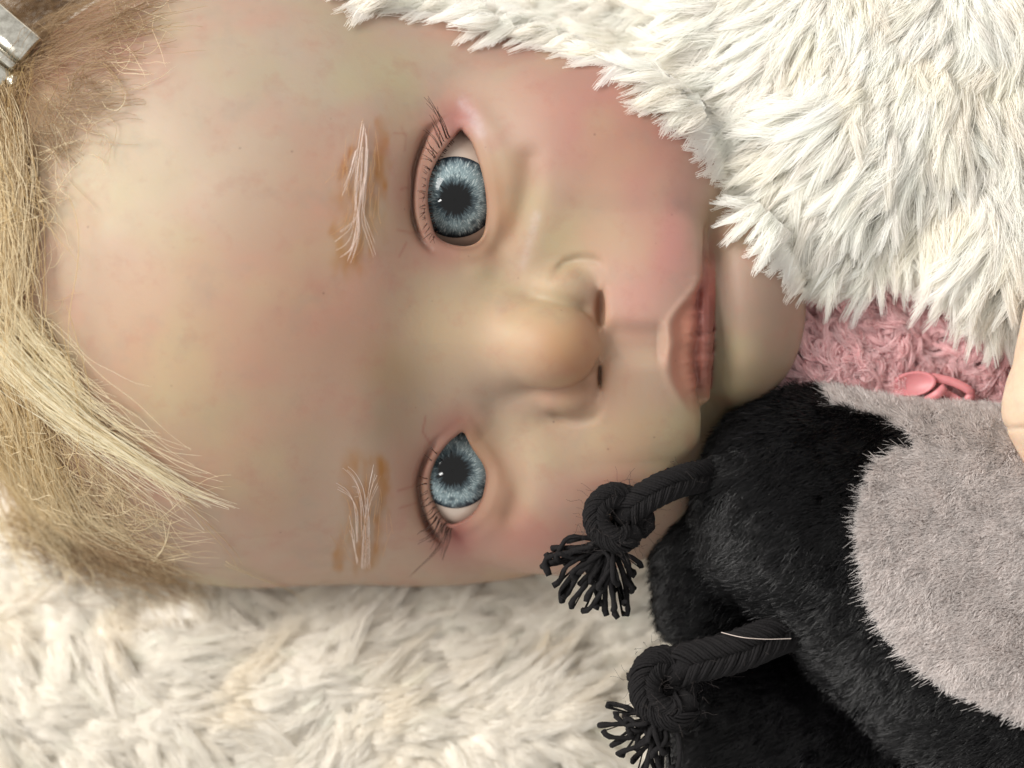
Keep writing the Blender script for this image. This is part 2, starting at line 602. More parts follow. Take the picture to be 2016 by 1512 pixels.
# height map of the head, used to lay hair and cloth on it
HM0, HMS = (-260, -120), 12
hm = np.full((165, 125), -1e9)
ii = ((hv[:, 0] - HM0[0]) / HMS).astype(int)
jj = ((hv[:, 1] - HM0[1]) / HMS).astype(int)
np.maximum.at(hm, (np.clip(ii, 0, 164), np.clip(jj, 0, 124)), hv[:, 2])
hm[hm < -340] = -340
def blur(a, n):
    for _ in range(n):
        p = np.pad(a, 1, mode='edge')
        a = (p[:-2, 1:-1] + p[2:, 1:-1] + p[1:-1, :-2] + p[1:-1, 2:] + 4 * p[1:-1, 1:-1]) / 8
    return a
hm_s = blur(hm, 2)
hm_b = blur(hm, 40)
def lookup(a, x, y):
    u = np.clip((np.asarray(x, float) - HM0[0]) / HMS - 0.5, 0, 163.99)
    v = np.clip((np.asarray(y, float) - HM0[1]) / HMS - 0.5, 0, 123.99)
    i, j = u.astype(int), v.astype(int)
    fu, fv = u - i, v - j
    return a[i, j] * (1 - fu) * (1 - fv) + a[i + 1, j] * fu * (1 - fv) + a[i, j + 1] * (1 - fu) * fv + a[i + 1, j + 1] * fu * fv
def headz(x, y):
    return lookup(hm_s, x, y)

# --- paint: the doll artist's tints, plus some light and shade painted in
def paint_skin(v):
    # paint positions as they appear on the face
    k = D / (D - v[:, 2])
    x, y = CX + (v[:, 0] - CX) * k, CY + (v[:, 1] - CY) * k
    l, f = to_local(v[:, 1], v[:, 2])
    c = np.tile(lin(204, 180, 158), (len(v), 1))
    def lay(w, rgb, a):
        w = np.clip(w * a, 0, 1)[:, None]
        c[:] = c * (1 - w) + lin(*rgb) * w
    G = lambda *a: gauss(x, y, *a)
    lay(G(330, 330, 230, 220), (222, 206, 184), .8)
    lay(G(620, 130, 260, 130), (206, 192, 174), .7)
    lay(G(570, 620, 210, 190), (212, 166, 140), .6)
    lay(G(620, 420, 80, 120), (206, 160, 132), .4)
    lay(G(330, 720, 150, 120), (224, 186, 146), .5)
    lay(G(300, 560, 150, 150), (224, 190, 160), .5)
    lay(G(715, 650, 75, 130), (188, 142, 120), .4)  # brown shading between the brows, put into the colour
    lay(G(770, 730, 60, 60), (178, 150, 104), .5)
    lay(G(850, 640, 80, 130), (200, 184, 146), .5)
    lay(G(760, 830, 70, 60), (170, 154, 124), .5)
    lay(G(450, 900, 160, 110), (214, 180, 144), .5)
    lay(G(520, 1000, 60, 60), (204, 150, 130), .4)
    lay(G(1010, 640, 130, 80), (220, 194, 152), .6)
    lay(G(1125, 690, 75, 90), (218, 158, 108), .7)
    lay(G(1140, 750, 70, 60), (180, 130, 96), .5)  # lower side of the nose, darkened with painted shade
    lay(G(1250, 660, 40, 30), (186, 142, 112), .45)
    # cheeks and muzzle
    lay(G(1190, 235, 190, 140, 40), (210, 150, 140), .7)
    lay(G(1250, 300, 130, 100), (212, 136, 128), .5)
    lay(G(1010, 60, 170, 70, 20), (170, 110, 100), .5)  # brown-pink shadow along the blanket edge, painted on the skin
    lay(G(1310, 480, 90, 110), (228, 162, 156), .85)
    lay(G(1255, 590, 60, 70), (226, 172, 160), .7)
    lay(G(1150, 470, 110, 60), (206, 176, 140), .5)
    lay(G(1240, 860, 110, 60), (190, 160, 120), .5)
    lay(G(1040, 1060, 140, 70), (192, 132, 120), .75)
    lay(G(1200, 960, 110, 80), (196, 142, 126), .6)
    lay(G(1240, 760, 40, 60), (206, 168, 140), .4)
    # chin: olive paint, deepened to put its shade into the colour
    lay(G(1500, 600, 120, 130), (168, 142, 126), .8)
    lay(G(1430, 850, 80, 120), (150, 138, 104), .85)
    lay(G(1405, 450, 40, 60), (186, 176, 140), .6)  # pale painted highlight past the mouth corner
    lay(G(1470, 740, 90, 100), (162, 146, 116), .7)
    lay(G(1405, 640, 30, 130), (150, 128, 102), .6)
    # around the eyes: pink tints, with crease and bag shade painted in
    for i, zz in ((0, 55), (1, -40)):
        cy = (372, 945)[i]
        q = pdist(x, y, CREASE[i])
        o = pdist(x, y, OPEN[i], True)
        lay(np.exp(-(q / 34) ** 2), (188, 138, 122), .55)
        lay(np.exp(-(q / 7) ** 2), (132, 84, 72), .40)
        lid = np.exp(-(o / 30) ** 2) * (x < 905)
        lay(lid, (196, 146, 132), .6)
        lay(np.exp(-(o / 30) ** 2) * (x > 900), (190, 146, 118), .5)
        lay(np.exp(-(o / 5.0) ** 2), (120, 76, 64), .6)
        lay(np.exp(-(pdist(x, y, BAG[i] - np.array([16, 0])) / 34) ** 2), (186, 138, 104), .55)
        lay(G(905, (232, 1062)[i], 40, 46), (186, 116, 112), .75)
        lay(G(895, (498, 838)[i], 45, 30), (184, 132, 116), .55)
        lay(G(785, (370, 960)[i], 32, 130), (204, 156, 136), .5)
    lay(G(897, 1052, 16, 14), (150, 60, 52), .8)
    lay(G(993, 400, 22, 80, -14), (196, 138, 92), .5)
    # pale lilac strokes by the outer eye corner and the nose
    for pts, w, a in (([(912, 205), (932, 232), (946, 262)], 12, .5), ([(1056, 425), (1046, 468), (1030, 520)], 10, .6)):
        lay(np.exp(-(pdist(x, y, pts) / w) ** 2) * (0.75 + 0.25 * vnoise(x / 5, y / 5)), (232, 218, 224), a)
    # lips
    vb = lipline(l)
    edge = 1384
    lp = sstep(v[:, 0], vb - 4, vb + 12) * (v[:, 0] < 1402) * np.exp(-(l / 150) ** 6) * (f > 0)
    lay(lp, (204, 128, 104), .75)
    lay(lp * sstep(v[:, 0], 1340, 1372), (190, 108, 102), .7)
    lay(np.exp(-((l - 14) / 98) ** 6) * sstep(v[:, 0], 1362, 1376) * (1 - sstep(v[:, 0], 1392, 1410)) * (f > 0), (140, 84, 76), .8)  # lower lip tint, with the shade under the upper lip painted in
    lay(G(1358, 850, 16, 40), (170, 96, 86), .6)
    lay((np.abs(v[:, 0] - 1175) < 13) * (np.abs(np.abs(l - 6) - 66) < 40) * sstep(-f, -104, -86) * (f > 0) * 1.0, (178, 128, 96), .6)
    # brow stain
    n = 0.62 + 0.8 * np.clip(vnoise(x / 10, y / 34, 2.2), -0.7, 1)
    def stain(pts, w, a0, rgb=(190, 134, 70)):
        q = pdist(x, y, pts)
        lay((1 - sstep(q + 6 * vnoise(x / 9, y / 14, 6.1), w * 0.1, w * 1.5)) * n, rgb, min(a0 * 1.5, .95))
    stain([(748, 245), (750, 330), (742, 420), (736, 490)], 17, .6)
    stain([(690, 295), (676, 330), (668, 345)], 9, .5)
    stain([(690, 400), (700, 470), (690, 515)], 36, .45)
    stain([(655, 455), (690, 515)], 14, .4)
    stain([(745, 905), (756, 960), (748, 1040), (728, 1112)], 15, .6)
    stain([(700, 915), (710, 1000), (690, 1105)], 30, .42)
    stain([(676, 1060), (668, 1110)], 12, .5)
    # fine red veins
    for pts in ([(776, 262), (800, 264), (797, 296)], [(798, 268), (790, 250)], [(782, 452), (806, 458), (838, 455)], [(800, 478), (786, 505)], [(784, 966), (812, 958), (826, 940)],
                [(838, 820), (832, 850), (846, 872)], [(790, 372), (802, 370)], [(668 + 120, 1000), (820, 990)]):
        lay(np.exp(-(pdist(x, y, pts) / 2.6) ** 2), (168, 84, 74), .38)
    # scalp: rooted hair tints the vinyl
    hl = np.interp(y, [-50, 0, 100, 200, 300, 450, 650, 800, 950, 1060, 1150], [300, 270, 220, 160, 100, 40, 60, 90, 110, 150, 260]) + 24 * vnoise(x / 40, y / 40)
    lay(1 - sstep(x, hl - 190, hl + 150), (158, 116, 84), .92)
    lipm = np.exp(-((l - 10) / 120) ** 6) * sstep(v[:, 0], vb - 4, vb + 8) * (1 - sstep(v[:, 0], 1400, 1415)) * (f > 0)
    bm_ = np.exp(-(np.minimum(pdist(x, y, OPEN[0], True), pdist(x, y, OPEN[1], True)) / 40) ** 2)
    return np.c_[c * np.array([0.585, 0.555, 0.54]), 1 - .9 * np.clip(lipm + .6 * bm_, 0, 1)]

doll = thing('baby_doll', from_local(600, 0, -600), 'blonde baby doll with blue glass eyes lying under a white blanket', 'doll')
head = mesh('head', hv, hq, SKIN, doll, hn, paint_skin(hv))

# ------------------------------------------------------------------ eyes
def eye_materials():
    m, nt, b = new_mat('eye_white')
    co = node(nt, 'ShaderNodeTexCoord').outputs['Object']
    nt.links.new(mixc(nt, lin4(198, 184, 170), lin4(184, 162, 148), noise(nt, 180, 3, .5, co)), b.inputs['Base Color'])
    b.inputs['Roughness'].default_value = 0.22
    b.inputs['Coat Weight'].default_value = 0.5
    b.inputs['Coat Roughness'].default_value = 0.08
    mi, nt, b = new_mat('blue_grey_iris')
    co = node(nt, 'ShaderNodeTexCoord').outputs['Object']
    sp = node(nt, 'ShaderNodeSeparateXYZ')
    nt.links.new(co, sp.inputs[0])
    def math_(op, a, c=None):
        n = node(nt, 'ShaderNodeMath', operation=op)
        for i, v in enumerate((a, c)):
            if v is None:
                continue
            if isinstance(v, (int, float)):
                n.inputs[i].default_value = v
            else:
                nt.links.new(v, n.inputs[i])
        return n.outputs[0]
    X, Y = sp.outputs[0], sp.outputs[1]
    r = math_('DIVIDE', math_('SQRT', math_('ADD', math_('MULTIPLY', X, X), math_('MULTIPLY', Y, Y))), 78 * S)
    ang = math_('ARCTAN2', Y, X)
    cb = node(nt, 'ShaderNodeCombineXYZ')
    nt.links.new(math_('MULTIPLY', math_('COSINE', ang), 1.0), cb.inputs[0])
    nt.links.new(math_('MULTIPLY', math_('SINE', ang), 1.0), cb.inputs[1])
    nt.links.new(math_('MULTIPLY', r, 0.42), cb.inputs[2])
    fib = noise(nt, 9.0, 3, .6, cb.outputs[0])
    fine = noise(nt, 26.0, 2, .6, cb.outputs[0])
    blot = noise(nt, 420, 2, .5, co)
    rr = math_('ADD', r, math_('MULTIPLY', math_('SUBTRACT', fib, 0.5), 0.46))
    base = ramp(nt, rr, [(0.0, lin(8, 9, 10)), (0.36, lin(10, 11, 13)), (0.48, lin(58, 72, 78)), (0.66, lin(124, 142, 146)), (0.84, lin(108, 126, 132)), (0.95, lin(54, 68, 76)), (1.0, lin(36, 46, 54))])
    light = ramp(nt, fine, [(0.50, (0, 0, 0)), (0.68, (0.75,) * 3)])
    ring = ramp(nt, rr, [(0.42, (0, 0, 0)), (0.58, (1, 1, 1)), (0.86, (1, 1, 1)), (0.97, (0, 0, 0))])
    c = mixc(nt, base, lin4(196, 208, 208), mixc(nt, light, ring, 1.0, 'MULTIPLY'))
    dk = ramp(nt, blot, [(0.55, (0, 0, 0)), (0.64, (0.7,) * 3)])
    c = mixc(nt, c, lin4(40, 52, 60), mixc(nt, dk, ring, 1.0, 'MULTIPLY'))
    nt.links.new(c, b.inputs['Base Color'])
    b.inputs['Roughness'].default_value = 0.5
    b.inputs['Specular IOR Level'].default_value = 0.0
    b.inputs['Coat Weight'].default_value = 0.7
    b.inputs['Coat Roughness'].default_value = 0.02
    return m, mi
WHITE, IRIS = eye_materials()

def cap_mesh(name, r, a0, a1, n, m, mat, bulge=0.0):
    """part of a sphere about local +z between polar angles a0..a1, in metres"""
    vs, fs = [], []
    for i in range(n + 1):
        t = a0 + (a1 - a0) * i / n
        rr = r + bulge * max(0.0, 1 - (i / n) ** 2)
        for j in range(m):
            p = 2 * math.pi * j / m
            vs.append((rr * math.sin(t) * math.cos(p) * S, rr * math.sin(t) * math.sin(p) * S, rr * math.cos(t) * S))
    for i in range(n):
        for j in range(m):
            fs.append((i * m + j, (i + 1) * m + j, (i + 1) * m + (j + 1) % m, i * m + (j + 1) % m))
    me = bpy.data.meshes.new(name)
    me.from_pydata(vs, [], fs)
    me.polygons.foreach_set('use_smooth', [True] * len(fs))
    me.materials.append(mat)
    me.update()
    return me

sph = cap_mesh('eyeball', EYE_R, 0.012, math.pi - 0.012, 40, 64, WHITE)
irm = cap_mesh('iris', EYE_R + 1.0, 0.004, math.asin(79 / 144), 24, 64, IRIS, 15.0)
for i, (gx, gy) in enumerate(((896, 391), (893, 925))):
    c = EYES[i]
    z = c[2] + 138
    for _ in range(4):
        p = at(gx, gy, z)
        z = c[2] + math.sqrt(max(EYE_R ** 2 - (p[0] - c[0]) ** 2 - (p[1] - c[1]) ** 2, 1))
    g = Vector(W(p)) - Vector(W(c))
    rot = g.to_track_quat('Z', 'Y')
    e = bpy.data.objects.new('eyeball', sph)
    e.location = Vector(W(c))
    e.rotation_mode = 'QUATERNION'
    e.rotation_quaternion = rot
    PLOC[e.name] = Vector((0, 0, 0))
    link(e, doll)
    k = bpy.data.objects.new('iris', irm)
    col.objects.link(k)
    k.parent = e


# ------------------------------------------------------------------ lashes, brows
LASH = fibre_material('lash_fibre', lin4(44, 28, 22), lin4(74, 48, 38), 0.5, 0.3)
BROW = fibre_material('pale_brow_mohair', lin4(250, 240, 234), lin4(232, 214, 204), 0.5, 0.4, 0.25, True)

def on_head(p2, lift):
    """lay a 2-D path (seen on the face) on the head"""
    p2 = np.asarray(p2, float)
    z = headz(p2[..., 0], p2[..., 1])
    k = (D - z) / D
    x, y = CX + (p2[..., 0] - CX) * k, CY + (p2[..., 1] - CY) * k
    return np.stack([x, y, headz(x, y) + lift], -1)

LASHES = [
    # root, middle, tip, lift of the tip
    [((889, 281), (868, 232), (836, 196), 60), ((886, 284), (866, 236), (842, 204), 58), ((884, 287), (870, 246), (852, 216), 52), ((880, 291), (864, 256), (846, 226), 50),
     ((876, 298), (862, 268), (850, 244), 46), ((872, 304), (856, 276), (843, 258), 44), ((868, 310), (850, 290), (838, 276), 40), ((864, 317), (848, 300), (836, 290), 38),
     ((860, 326), (846, 314), (832, 308), 34), ((856, 338), (844, 332), (836, 326), 28), ((851, 350), (842, 344), (834, 339), 26), ((849, 358), (840, 354), (832, 351), 26),
     ((847, 367), (838, 364), (829, 362), 26), ((846, 378), (836, 377), (823, 377), 28), ((845, 388), (836, 389), (827, 393), 26), ((845, 397), (837, 402), (828, 408), 24),
     ((845, 404), (838, 410), (830, 416), 24), ((846, 411), (839, 418), (831, 427), 24), ((847, 419), (840, 428), (831, 436), 24), ((849, 428), (840, 440), (829, 449), 26),
     ((852, 438), (846, 449), (838, 458), 24), ((855, 448), (851, 459), (845, 468), 22), ((857, 456), (855, 468), (850, 479), 22), ((848, 423), (842, 428), (837, 434), 20),
     ((862, 322), (852, 305), (848, 288), 36), ((874, 300), (868, 280), (862, 262), 44), ((845, 383), (838, 383), (831, 385), 22), ((851, 346), (846, 338), (842, 330), 24)],
    [((884, 1032), (866, 1078), (806, 1132), 40), ((881, 1030), (870, 1062), (848, 1090), 46), ((885, 1034), (878, 1064), (868, 1096), 40), ((878, 1026), (864, 1052), (846, 1076), 44),
     ((874, 1022), (862, 1046), (850, 1062), 40), ((870, 1018), (856, 1040), (838, 1056), 42), ((866, 1012), (852, 1030), (838, 1042), 38), ((862, 1004), (850, 1020), (836, 1030), 36),
     ((857, 994), (846, 1008), (834, 1016), 32), ((853, 984), (843, 994), (834, 1000), 28), ((850, 974), (840, 982), (832, 986), 26), ((848, 964), (840, 969), (832, 972), 24),
     ((847, 954), (836, 954), (826, 956), 24), ((848, 944), (838, 942), (830, 940), 24), ((876, 1024), (868, 1060), (858, 1084), 42), ((868, 1014), (852, 1048), (822, 1070), 44),
     ((864, 1008), (848, 1034), (826, 1052), 40), ((888, 1034), (884, 1062), (874, 1104), 34), ((858, 912), (850, 904), (842, 900), 22), ((866, 900), (858, 890), (852, 884), 22)]]
for i in (0, 1):
    P, R = [], []
    for a, b, c, up in LASHES[i]:
        for q in range(2):
            j = rng.normal(0, 1.4, (2, 2))
            w = smooth_poly([a, np.add(b, j[0]), np.add(c, j[1] * 2.6)], 4)
            w = resample(w, 8)
            t = np.linspace(0, 1, 8)
            g = on_head(w, 0)
            e_ = EYES[i]
            g[0, 0] += 5
            zl = e_[2] + np.sqrt(np.maximum((LID_R + 2) ** 2 - (g[:, 0] - e_[0]) ** 2 - (g[:, 1] - e_[1]) ** 2, 0))
            g[:, 2] = np.maximum(zl, g[:, 2]) + 3 + up * 0.5 * np.sin(t * 1.9)
            P.append(g)
            R.append(np.interp(t, [0, 1], [.85, 0.35]))
    strands('eyelashes', P, R, LASH, doll)

BROWS = [
    [((716, 246), (708, 300), (702, 350), (700, 400), (706, 450), (696, 500)), ((722, 262), (724, 320), (718, 380), (714, 430), (726, 470), (737, 502)),
     ((712, 300), (706, 360), (700, 410), (692, 440), (662, 464)), ((716, 330), (706, 400), (700, 450), (690, 485), (668, 501)), ((720, 290), (716, 350), (706, 410), (704, 460), (684, 512)),
     ((700, 300), (694, 330), (684, 360), (676, 385))],
    [((712, 1118), (715, 1060), (722, 1000), (728, 955), (734, 925)), ((716, 1110), (720, 1050), (724, 1000), (732, 965), (743, 940)),
     ((720, 1030), (714, 975), (698, 943), (682, 928)), ((706, 1070), (704, 1010), (690, 978), (667, 962)), ((712, 1060), (710, 1000), (704, 968), (694, 966)), ((700, 1110), (694, 1060), (686, 1030)),
     ((724, 1115), (726, 1060), (726, 1010), (720, 980))]]

for i in (0, 1):
    P, R = [], []
    for g in BROWS[i]:
        g = resample(smooth_poly(g, 4), 12)
        for q in range(3):
            t = np.linspace(0, 1, 12)
            a, b = np.clip(rng.normal(0, .35, 2), -.6, .6)
            w = g + np.outer(1 + 0 * t, rng.normal(0, [2.6, 7])) + np.outer(t, rng.normal(0, [3.0, 7])) + np.c_[np.sin(t * 6 + a * 9), t * 0] * rng.normal(0, 1.3)
            P.append(on_head(w, 2 + rng.random() * 3))
            R.append(np.interp(t, [0, .3, 1], [.38, .42, .25]))
    for q in range(70):
        g = resample(smooth_poly(BROWS[i][q % len(BROWS[i])], 4), 30)
        k = int(rng.integers(0, 20))
        w = g[k:k + 9] + rng.normal(0, 1, 2) * np.array([17, 8]) + np.outer(np.linspace(0, 1, 9), rng.normal(0, 7, 2))
        P.append(on_head(resample(w, 12), 1.5 + rng.random() * 3))
        R.append(np.full(12, .24))
    cc = np.tile(lin(255, 255, 255), (len(P), 1))
    cc[-70:] = lin(206, 170, 124)
    strands('eyebrow', P, R, BROW, doll, cc)

# ------------------------------------------------------------------ fluffy throw: shared lock builder
def locks(root, ang, length, width, nf, curl, rise, tints, lowest=None, K=7, r0=.7, r1=0.35, spread_tip=0.46):
    """root (N,3), ang (N) direction in the picture plane; each lock is nf fibres that run together to a tip"""
    N = len(root)
    t = np.linspace(0, 1, K)
    d = np.stack([np.cos(ang), np.sin(ang)], -1)
    n = np.stack([-np.sin(ang), np.cos(ang)], -1)
    # fibre offsets inside the lock
    o = rng.normal(0, 0.55, (N, nf, 2)) * width[:, None, None]
    fl = length[:, None] * rng.uniform(0.55, 1.08, (N, nf))
    taper = (1 - t) ** 0.8 * (1 - spread_tip) + spread_tip
    bul = taper * (0.75 + 0.6 * np.sin(np.pi * np.clip(t * 1.1, 0, 1)))
    al = fl[:, :, None] * t                                             # along
    la = o[:, :, 0:1] * bul + curl[:, None, None] * (length[:, None, None]) * t ** 2 + rng.normal(0, 2.6, (N, nf, 1)) * np.sin(t * 5)
    ze = rise[:, None, None] * np.sin(np.pi * np.clip(t * 0.85, 0, 1)) + np.abs(o[:, :, 1:2]) * bul * 0.9 * np.sign(o[:, :, 1:2] + 0.5 * width[:, None, None])
    x = root[:, 0, None, None] + d[:, 0, None, None] * al + n[:, 0, None, None] * la
    y = root[:, 1, None, None] + d[:, 1, None, None] * al + n[:, 1, None, None] * la
    z = root[:, 2, None, None] + ze
    if lowest is not None:
        z = np.maximum(z, lowest(x, y) + 5)
    P = np.stack([x, y, z], -1).reshape(N * nf, K, 3)
    rad = np.interp(t, [0, .4, 1], [r0, r0, r1])[None] * rng.uniform(.75, 1.2, (N * nf, 1))
    c = np.repeat(tints, nf, 0)
    # the body of each lock
    bo = length[:, None] * .93 * t
    bl = curl[:, None] * length[:, None] * t ** 2
    bz = root[:, 2, None] + rise[:, None] * np.sin(np.pi * np.clip(t * 0.85, 0, 1)) - 1
    bx_, by_ = root[:, 0, None] + d[:, 0, None] * bo + n[:, 0, None] * bl, root[:, 1, None] + d[:, 1, None] * bo + n[:, 1, None] * bl
    if lowest is not None:
        bz = np.maximum(bz, lowest(bx_, by_) + 4)
    bp = np.stack([bx_, by_, bz], -1)
    br = width[:, None] * np.interp(t, [0, .25, .6, .85, 1], [.45, .55, .48, .30, .08])[None]
    return np.r_[P, bp], np.r_[rad, br], np.r_[c, tints]

PILE = fibre_material('cream_pile_fibre', (0.98, 0.98, 0.98, 1), (1, 1, 1, 1), 0.9, 0.02, 0.55, True)
BACK = cloth_material('cream_fleece_backing', lin4(250, 247, 240), lin4(245, 240, 230), 300, 0.95, 0.05)

def sheet(name, poly, zf, step, mat, parent, thick=26):
    """a cloth of real thickness over a region"""
    poly = np.asarray(poly, float)
    lo, hi = poly.min(0), poly.max(0)
    xs = np.arange(lo[0], hi[0] + step, step)
    ys = np.arange(lo[1], hi[1] + step, step)
    gx, gy = np.meshgrid(xs, ys, indexing='ij')
    ins = psdf(gx, gy, poly) < step * 0.5
    idx = np.full(gx.shape, -1)
    idx[ins] = np.arange(ins.sum())
    v = np.stack([gx[ins], gy[ins], zf(gx[ins], gy[ins])], -1)
    a, b, c, d = idx[:-1, :-1], idx[1:, :-1], idx[1:, 1:], idx[:-1, 1:]
    ok = (a >= 0) & (b >= 0) & (c >= 0) & (d >= 0)
    q = np.stack([a[ok], b[ok], c[ok], d[ok]], -1)
    n = len(v)
    v2 = v.copy()
    v2[:, 2] -= thick
    e = {}
    for f in q:
        for i in range(4):
            p = (int(f[i]), int(f[(i + 1) % 4]))
            if (p[1], p[0]) in e:
                del e[(p[1], p[0])]
            else:
                e[p] = 1
    side = np.array([(p1, p0, p0 + n, p1 + n) for p0, p1 in e])
    return mesh(name, np.r_[v, v2], np.r_[q, q[:, ::-1] + n, side], mat, parent)

# --- the throw drawn up over the doll
TIPS = np.array([(640, -60), (669, 0), (746, 31), (780, 20), (826, 22), (878, 40), (912, 58), (965, 78), (1034, 92), (1086, 124), (1190, 150), (1246, 190), (1290, 245), (1327, 258), (1420, 331), (1443, 370),
                 (1450, 444), (1470, 476), (1526, 511), (1586, 560), (1600, 585), (1651, 612), (1707, 580), (1762, 560), (1790, 580), (1830, 592), (1864, 616), (1930, 672), (1962, 682), (1990, 630), (2120, 600)], float)
TOPR = np.r_[TIPS, [(2200, 560), (2200, -220), (560, -220)]]
def top_d(x, y):
    return -psdf(np.asarray(x, float), np.asarray(y, float), TOPR)
def top_z(x, y):
    x, y = np.asarray(x, float), np.asarray(y, float)
    body = -150 + 60 * sstep(x, 1400, 1700)
    body = np.where(x > 1380, body, -340)
    base = np.maximum(lookup(hm_b, x, y), body)
    hz = headz(x, y)
    d = top_d(x, y)
    z = np.maximum(base, hz) + 12 + 130 * (1 - np.exp(-np.clip(d, 0, 999) / 110)) + 45 * gauss(x, y, 1650, 250, 200, 120, -30) + 40 * gauss(x, y, 1900, 480, 130, 90) - 45 * gauss(x, y, 1760, 420, 130, 50, -35)
    return z + 24 * vnoise(x / 110, y / 110, 5.5) + 10 * vnoise(x / 45, y / 45, 1.5)
throw_top = thing('blanket', (1600, 150, -100), 'white shaggy fleece blanket drawn up over the doll\'s cheek and body', 'blanket')
gx, gy = np.meshgrid(np.arange(560, 2200, 15), np.arange(-220, 700, 15), indexing='ij')
inset = np.array([p for p in TOPR])
# the backing stops short of the pile tips
from_edge = 48
cen = TOPR.copy()
cen[:len(TIPS)] += np.array([0.55, -0.83]) * from_edge
cen2 = TOPR.copy()
cen2[:len(TIPS)] += np.array([0.55, -0.83]) * 78
sheet('backing', cen2, lambda x, y: top_z(x, y) - 8, 12, BACK, throw_top)

def scatter(poly, per):
    poly = np.asarray(poly, float)
    lo, hi = poly.min(0), poly.max(0)
    n = int((hi[0] - lo[0]) * (hi[1] - lo[1]) / per)
    p = rng.uniform(lo, hi, (n, 2))
    return p[inside(p[:, 0], p[:, 1], poly)]

p = scatter(cen, 210)
p = p[(p[:, 0] < 2110) & (p[:, 1] > -110)]
dx = np.interp(p[:, 0], [700, 1000, 1250, 1450, 1600, 1750, 1900, 2050], [-.9, -.85, -.9, -.85, -.65, -.3, -.05, .2])
dy = np.interp(p[:, 0], [700, 1000, 1250, 1450, 1600, 1750, 1900, 2050], [.30, .42, .45, .5, .75, 1, 1, 1])
ang = np.arctan2(dy, dx) + 0.75 * vnoise(p[:, 0] / 120, p[:, 1] / 120, 8.8) + rng.normal(0, .13, len(p))
z = top_z(p[:, 0], p[:, 1]) - 6
de = top_d(p[:, 0], p[:, 1])
ln = rng.uniform(80, 150, len(p)) * np.where(de < 90, .74, 1)
wd = rng.uniform(7.0, 15, len(p))
ti = np.clip(rng.normal(1, .012, (len(p), 1)) * lin(254, 252, 248)[None], 0, .98)
ti = ti * (1 - 0.10 * np.clip(vnoise(p[:, 0] / 60, p[:, 1] / 60, 4.4), 0, 1)[:, None] * np.array([0.1, 0.3, 0.7]))
P, R, C = locks(np.c_[p, z], ang, ln, wd, 56, rng.normal(0, .2, len(p)), rng.uniform(6, 34, len(p)), ti, headz, r0=.55)
pile = strands('pile', P, R, PILE, throw_top, C)
pile['kind'] = 'stuff'

# --- the throw the doll lies on
def low_z(x, y):
    x, y = np.asarray(x, float), np.asarray(y, float)
    z = -470 + 110 * sstep(y, 1100, 1500) + 60 * gauss(x, y, 150, 1250, 260, 120) + 50 * gauss(x, y, 620, 1330, 220, 70, -25) + 130 * gauss(x, y, 1230, 1080, 160, 200) + 60 * gauss(x, y, 1000, 1500, 300, 120)
    return z + 26 * vnoise(x / 120, y / 120, 7.7) + 12 * vnoise(x / 50, y / 50, 2.2)
throw_low = thing('blanket', (700, 1300, -560), 'cream shaggy fleece blanket lying flat beneath the doll\'s head', 'blanket')
LOWR = [(-260, 620), (1500, 620), (1700, 1100), (1700, 1760), (-260, 1760)]
sheet('backing', LOWR, low_z, 22, BACK, throw_low)
p = scatter([(-130, 1040), (300, 1100), (1000, 1090), (1080, 960), (1500, 960), (1500, 1640), (-130, 1640)], 250)
a0 = np.interp(p[:, 0], [0, 300, 480, 620, 760, 950, 1150, 1300], [.5, .55, .0, -.75, -.4, -.15, -.5, -1.0]) + 0.35 * sstep(p[:, 1], 1250, 1480) * (p[:, 0] > 420)
ang = a0 + 1.0 * vnoise(p[:, 0] / 130, p[:, 1] / 110, 3.3) + rng.normal(0, .14, len(p))
z = low_z(p[:, 0], p[:, 1]) - 6
ln = rng.uniform(80, 160, len(p))
wd = rng.uniform(9, 18, len(p))
ti = np.clip(rng.normal(1, .015, (len(p), 1)) * lin(250, 247, 241)[None], 0, .97)
ti = ti * (1 - 0.16 * np.clip(vnoise(p[:, 0] / 80, p[:, 1] / 80, 6.4), 0, 1)[:, None] * np.array([0.3, 0.5, 0.9]))
P, R, C = locks(np.c_[p, z], ang, ln, wd, 56, rng.normal(0, .22, len(p)), rng.uniform(8, 44, len(p)), ti, r0=.6)
pile = strands('pile', P, R, PILE, throw_low, C)
pile['kind'] = 'stuff'

m, nt, b = new_mat('mattress_cotton')
b.inputs['Base Color'].default_value = lin4(226, 220, 210)
b.inputs['Roughness'].default_value = 0.9
bv = np.array([(x, y, z) for z in (-640, -760) for x, y in ((-1500, -1300), (3600, -1300), (3600, 2900), (-1500, 2900))], float)
bq = np.array([(0, 1, 2, 3), (7, 6, 5, 4), (0, 4, 5, 1), (1, 5, 6, 2), (2, 6, 7, 3), (3, 7, 4, 0)])
tag(mesh('mattress', bv, bq, m, smooth=False), kind='structure')

# ------------------------------------------------------------------ pink fleece jacket
PINK = fibre_material('pink_fleece_fibre', lin4(250, 224, 225), lin4(238, 198, 200), 0.85, 0.1, 0.25, True)
PINKB = cloth_material('pink_fleece_backing', lin4(224, 162, 166), lin4(200, 130, 136), 500, 0.95, 0.05)
def pink_z(x, y):
    x, y = np.asarray(x, float), np.asarray(y, float)
    return -150 + 70 * gauss(x, y, 1640, 720, 130, 110) + 25 * gauss(x, y, 1900, 620, 150, 90) + 22 * vnoise(x / 60, y / 60, 1.1) - 60 * sstep(-x, -1560, -1440)
jr = [(1420, 470), (2150, 430), (2150, 960), (1440, 960)]
jacket = sheet('jacket', jr, pink_z, 16, PINKB, doll)
jacket['label'] = 'fluffy pink fleece jacket on the doll'
p = scatter([(1440, 500), (2080, 480), (2080, 900), (1440, 900)], 90)
N, nf, K = len(p), 20, 9
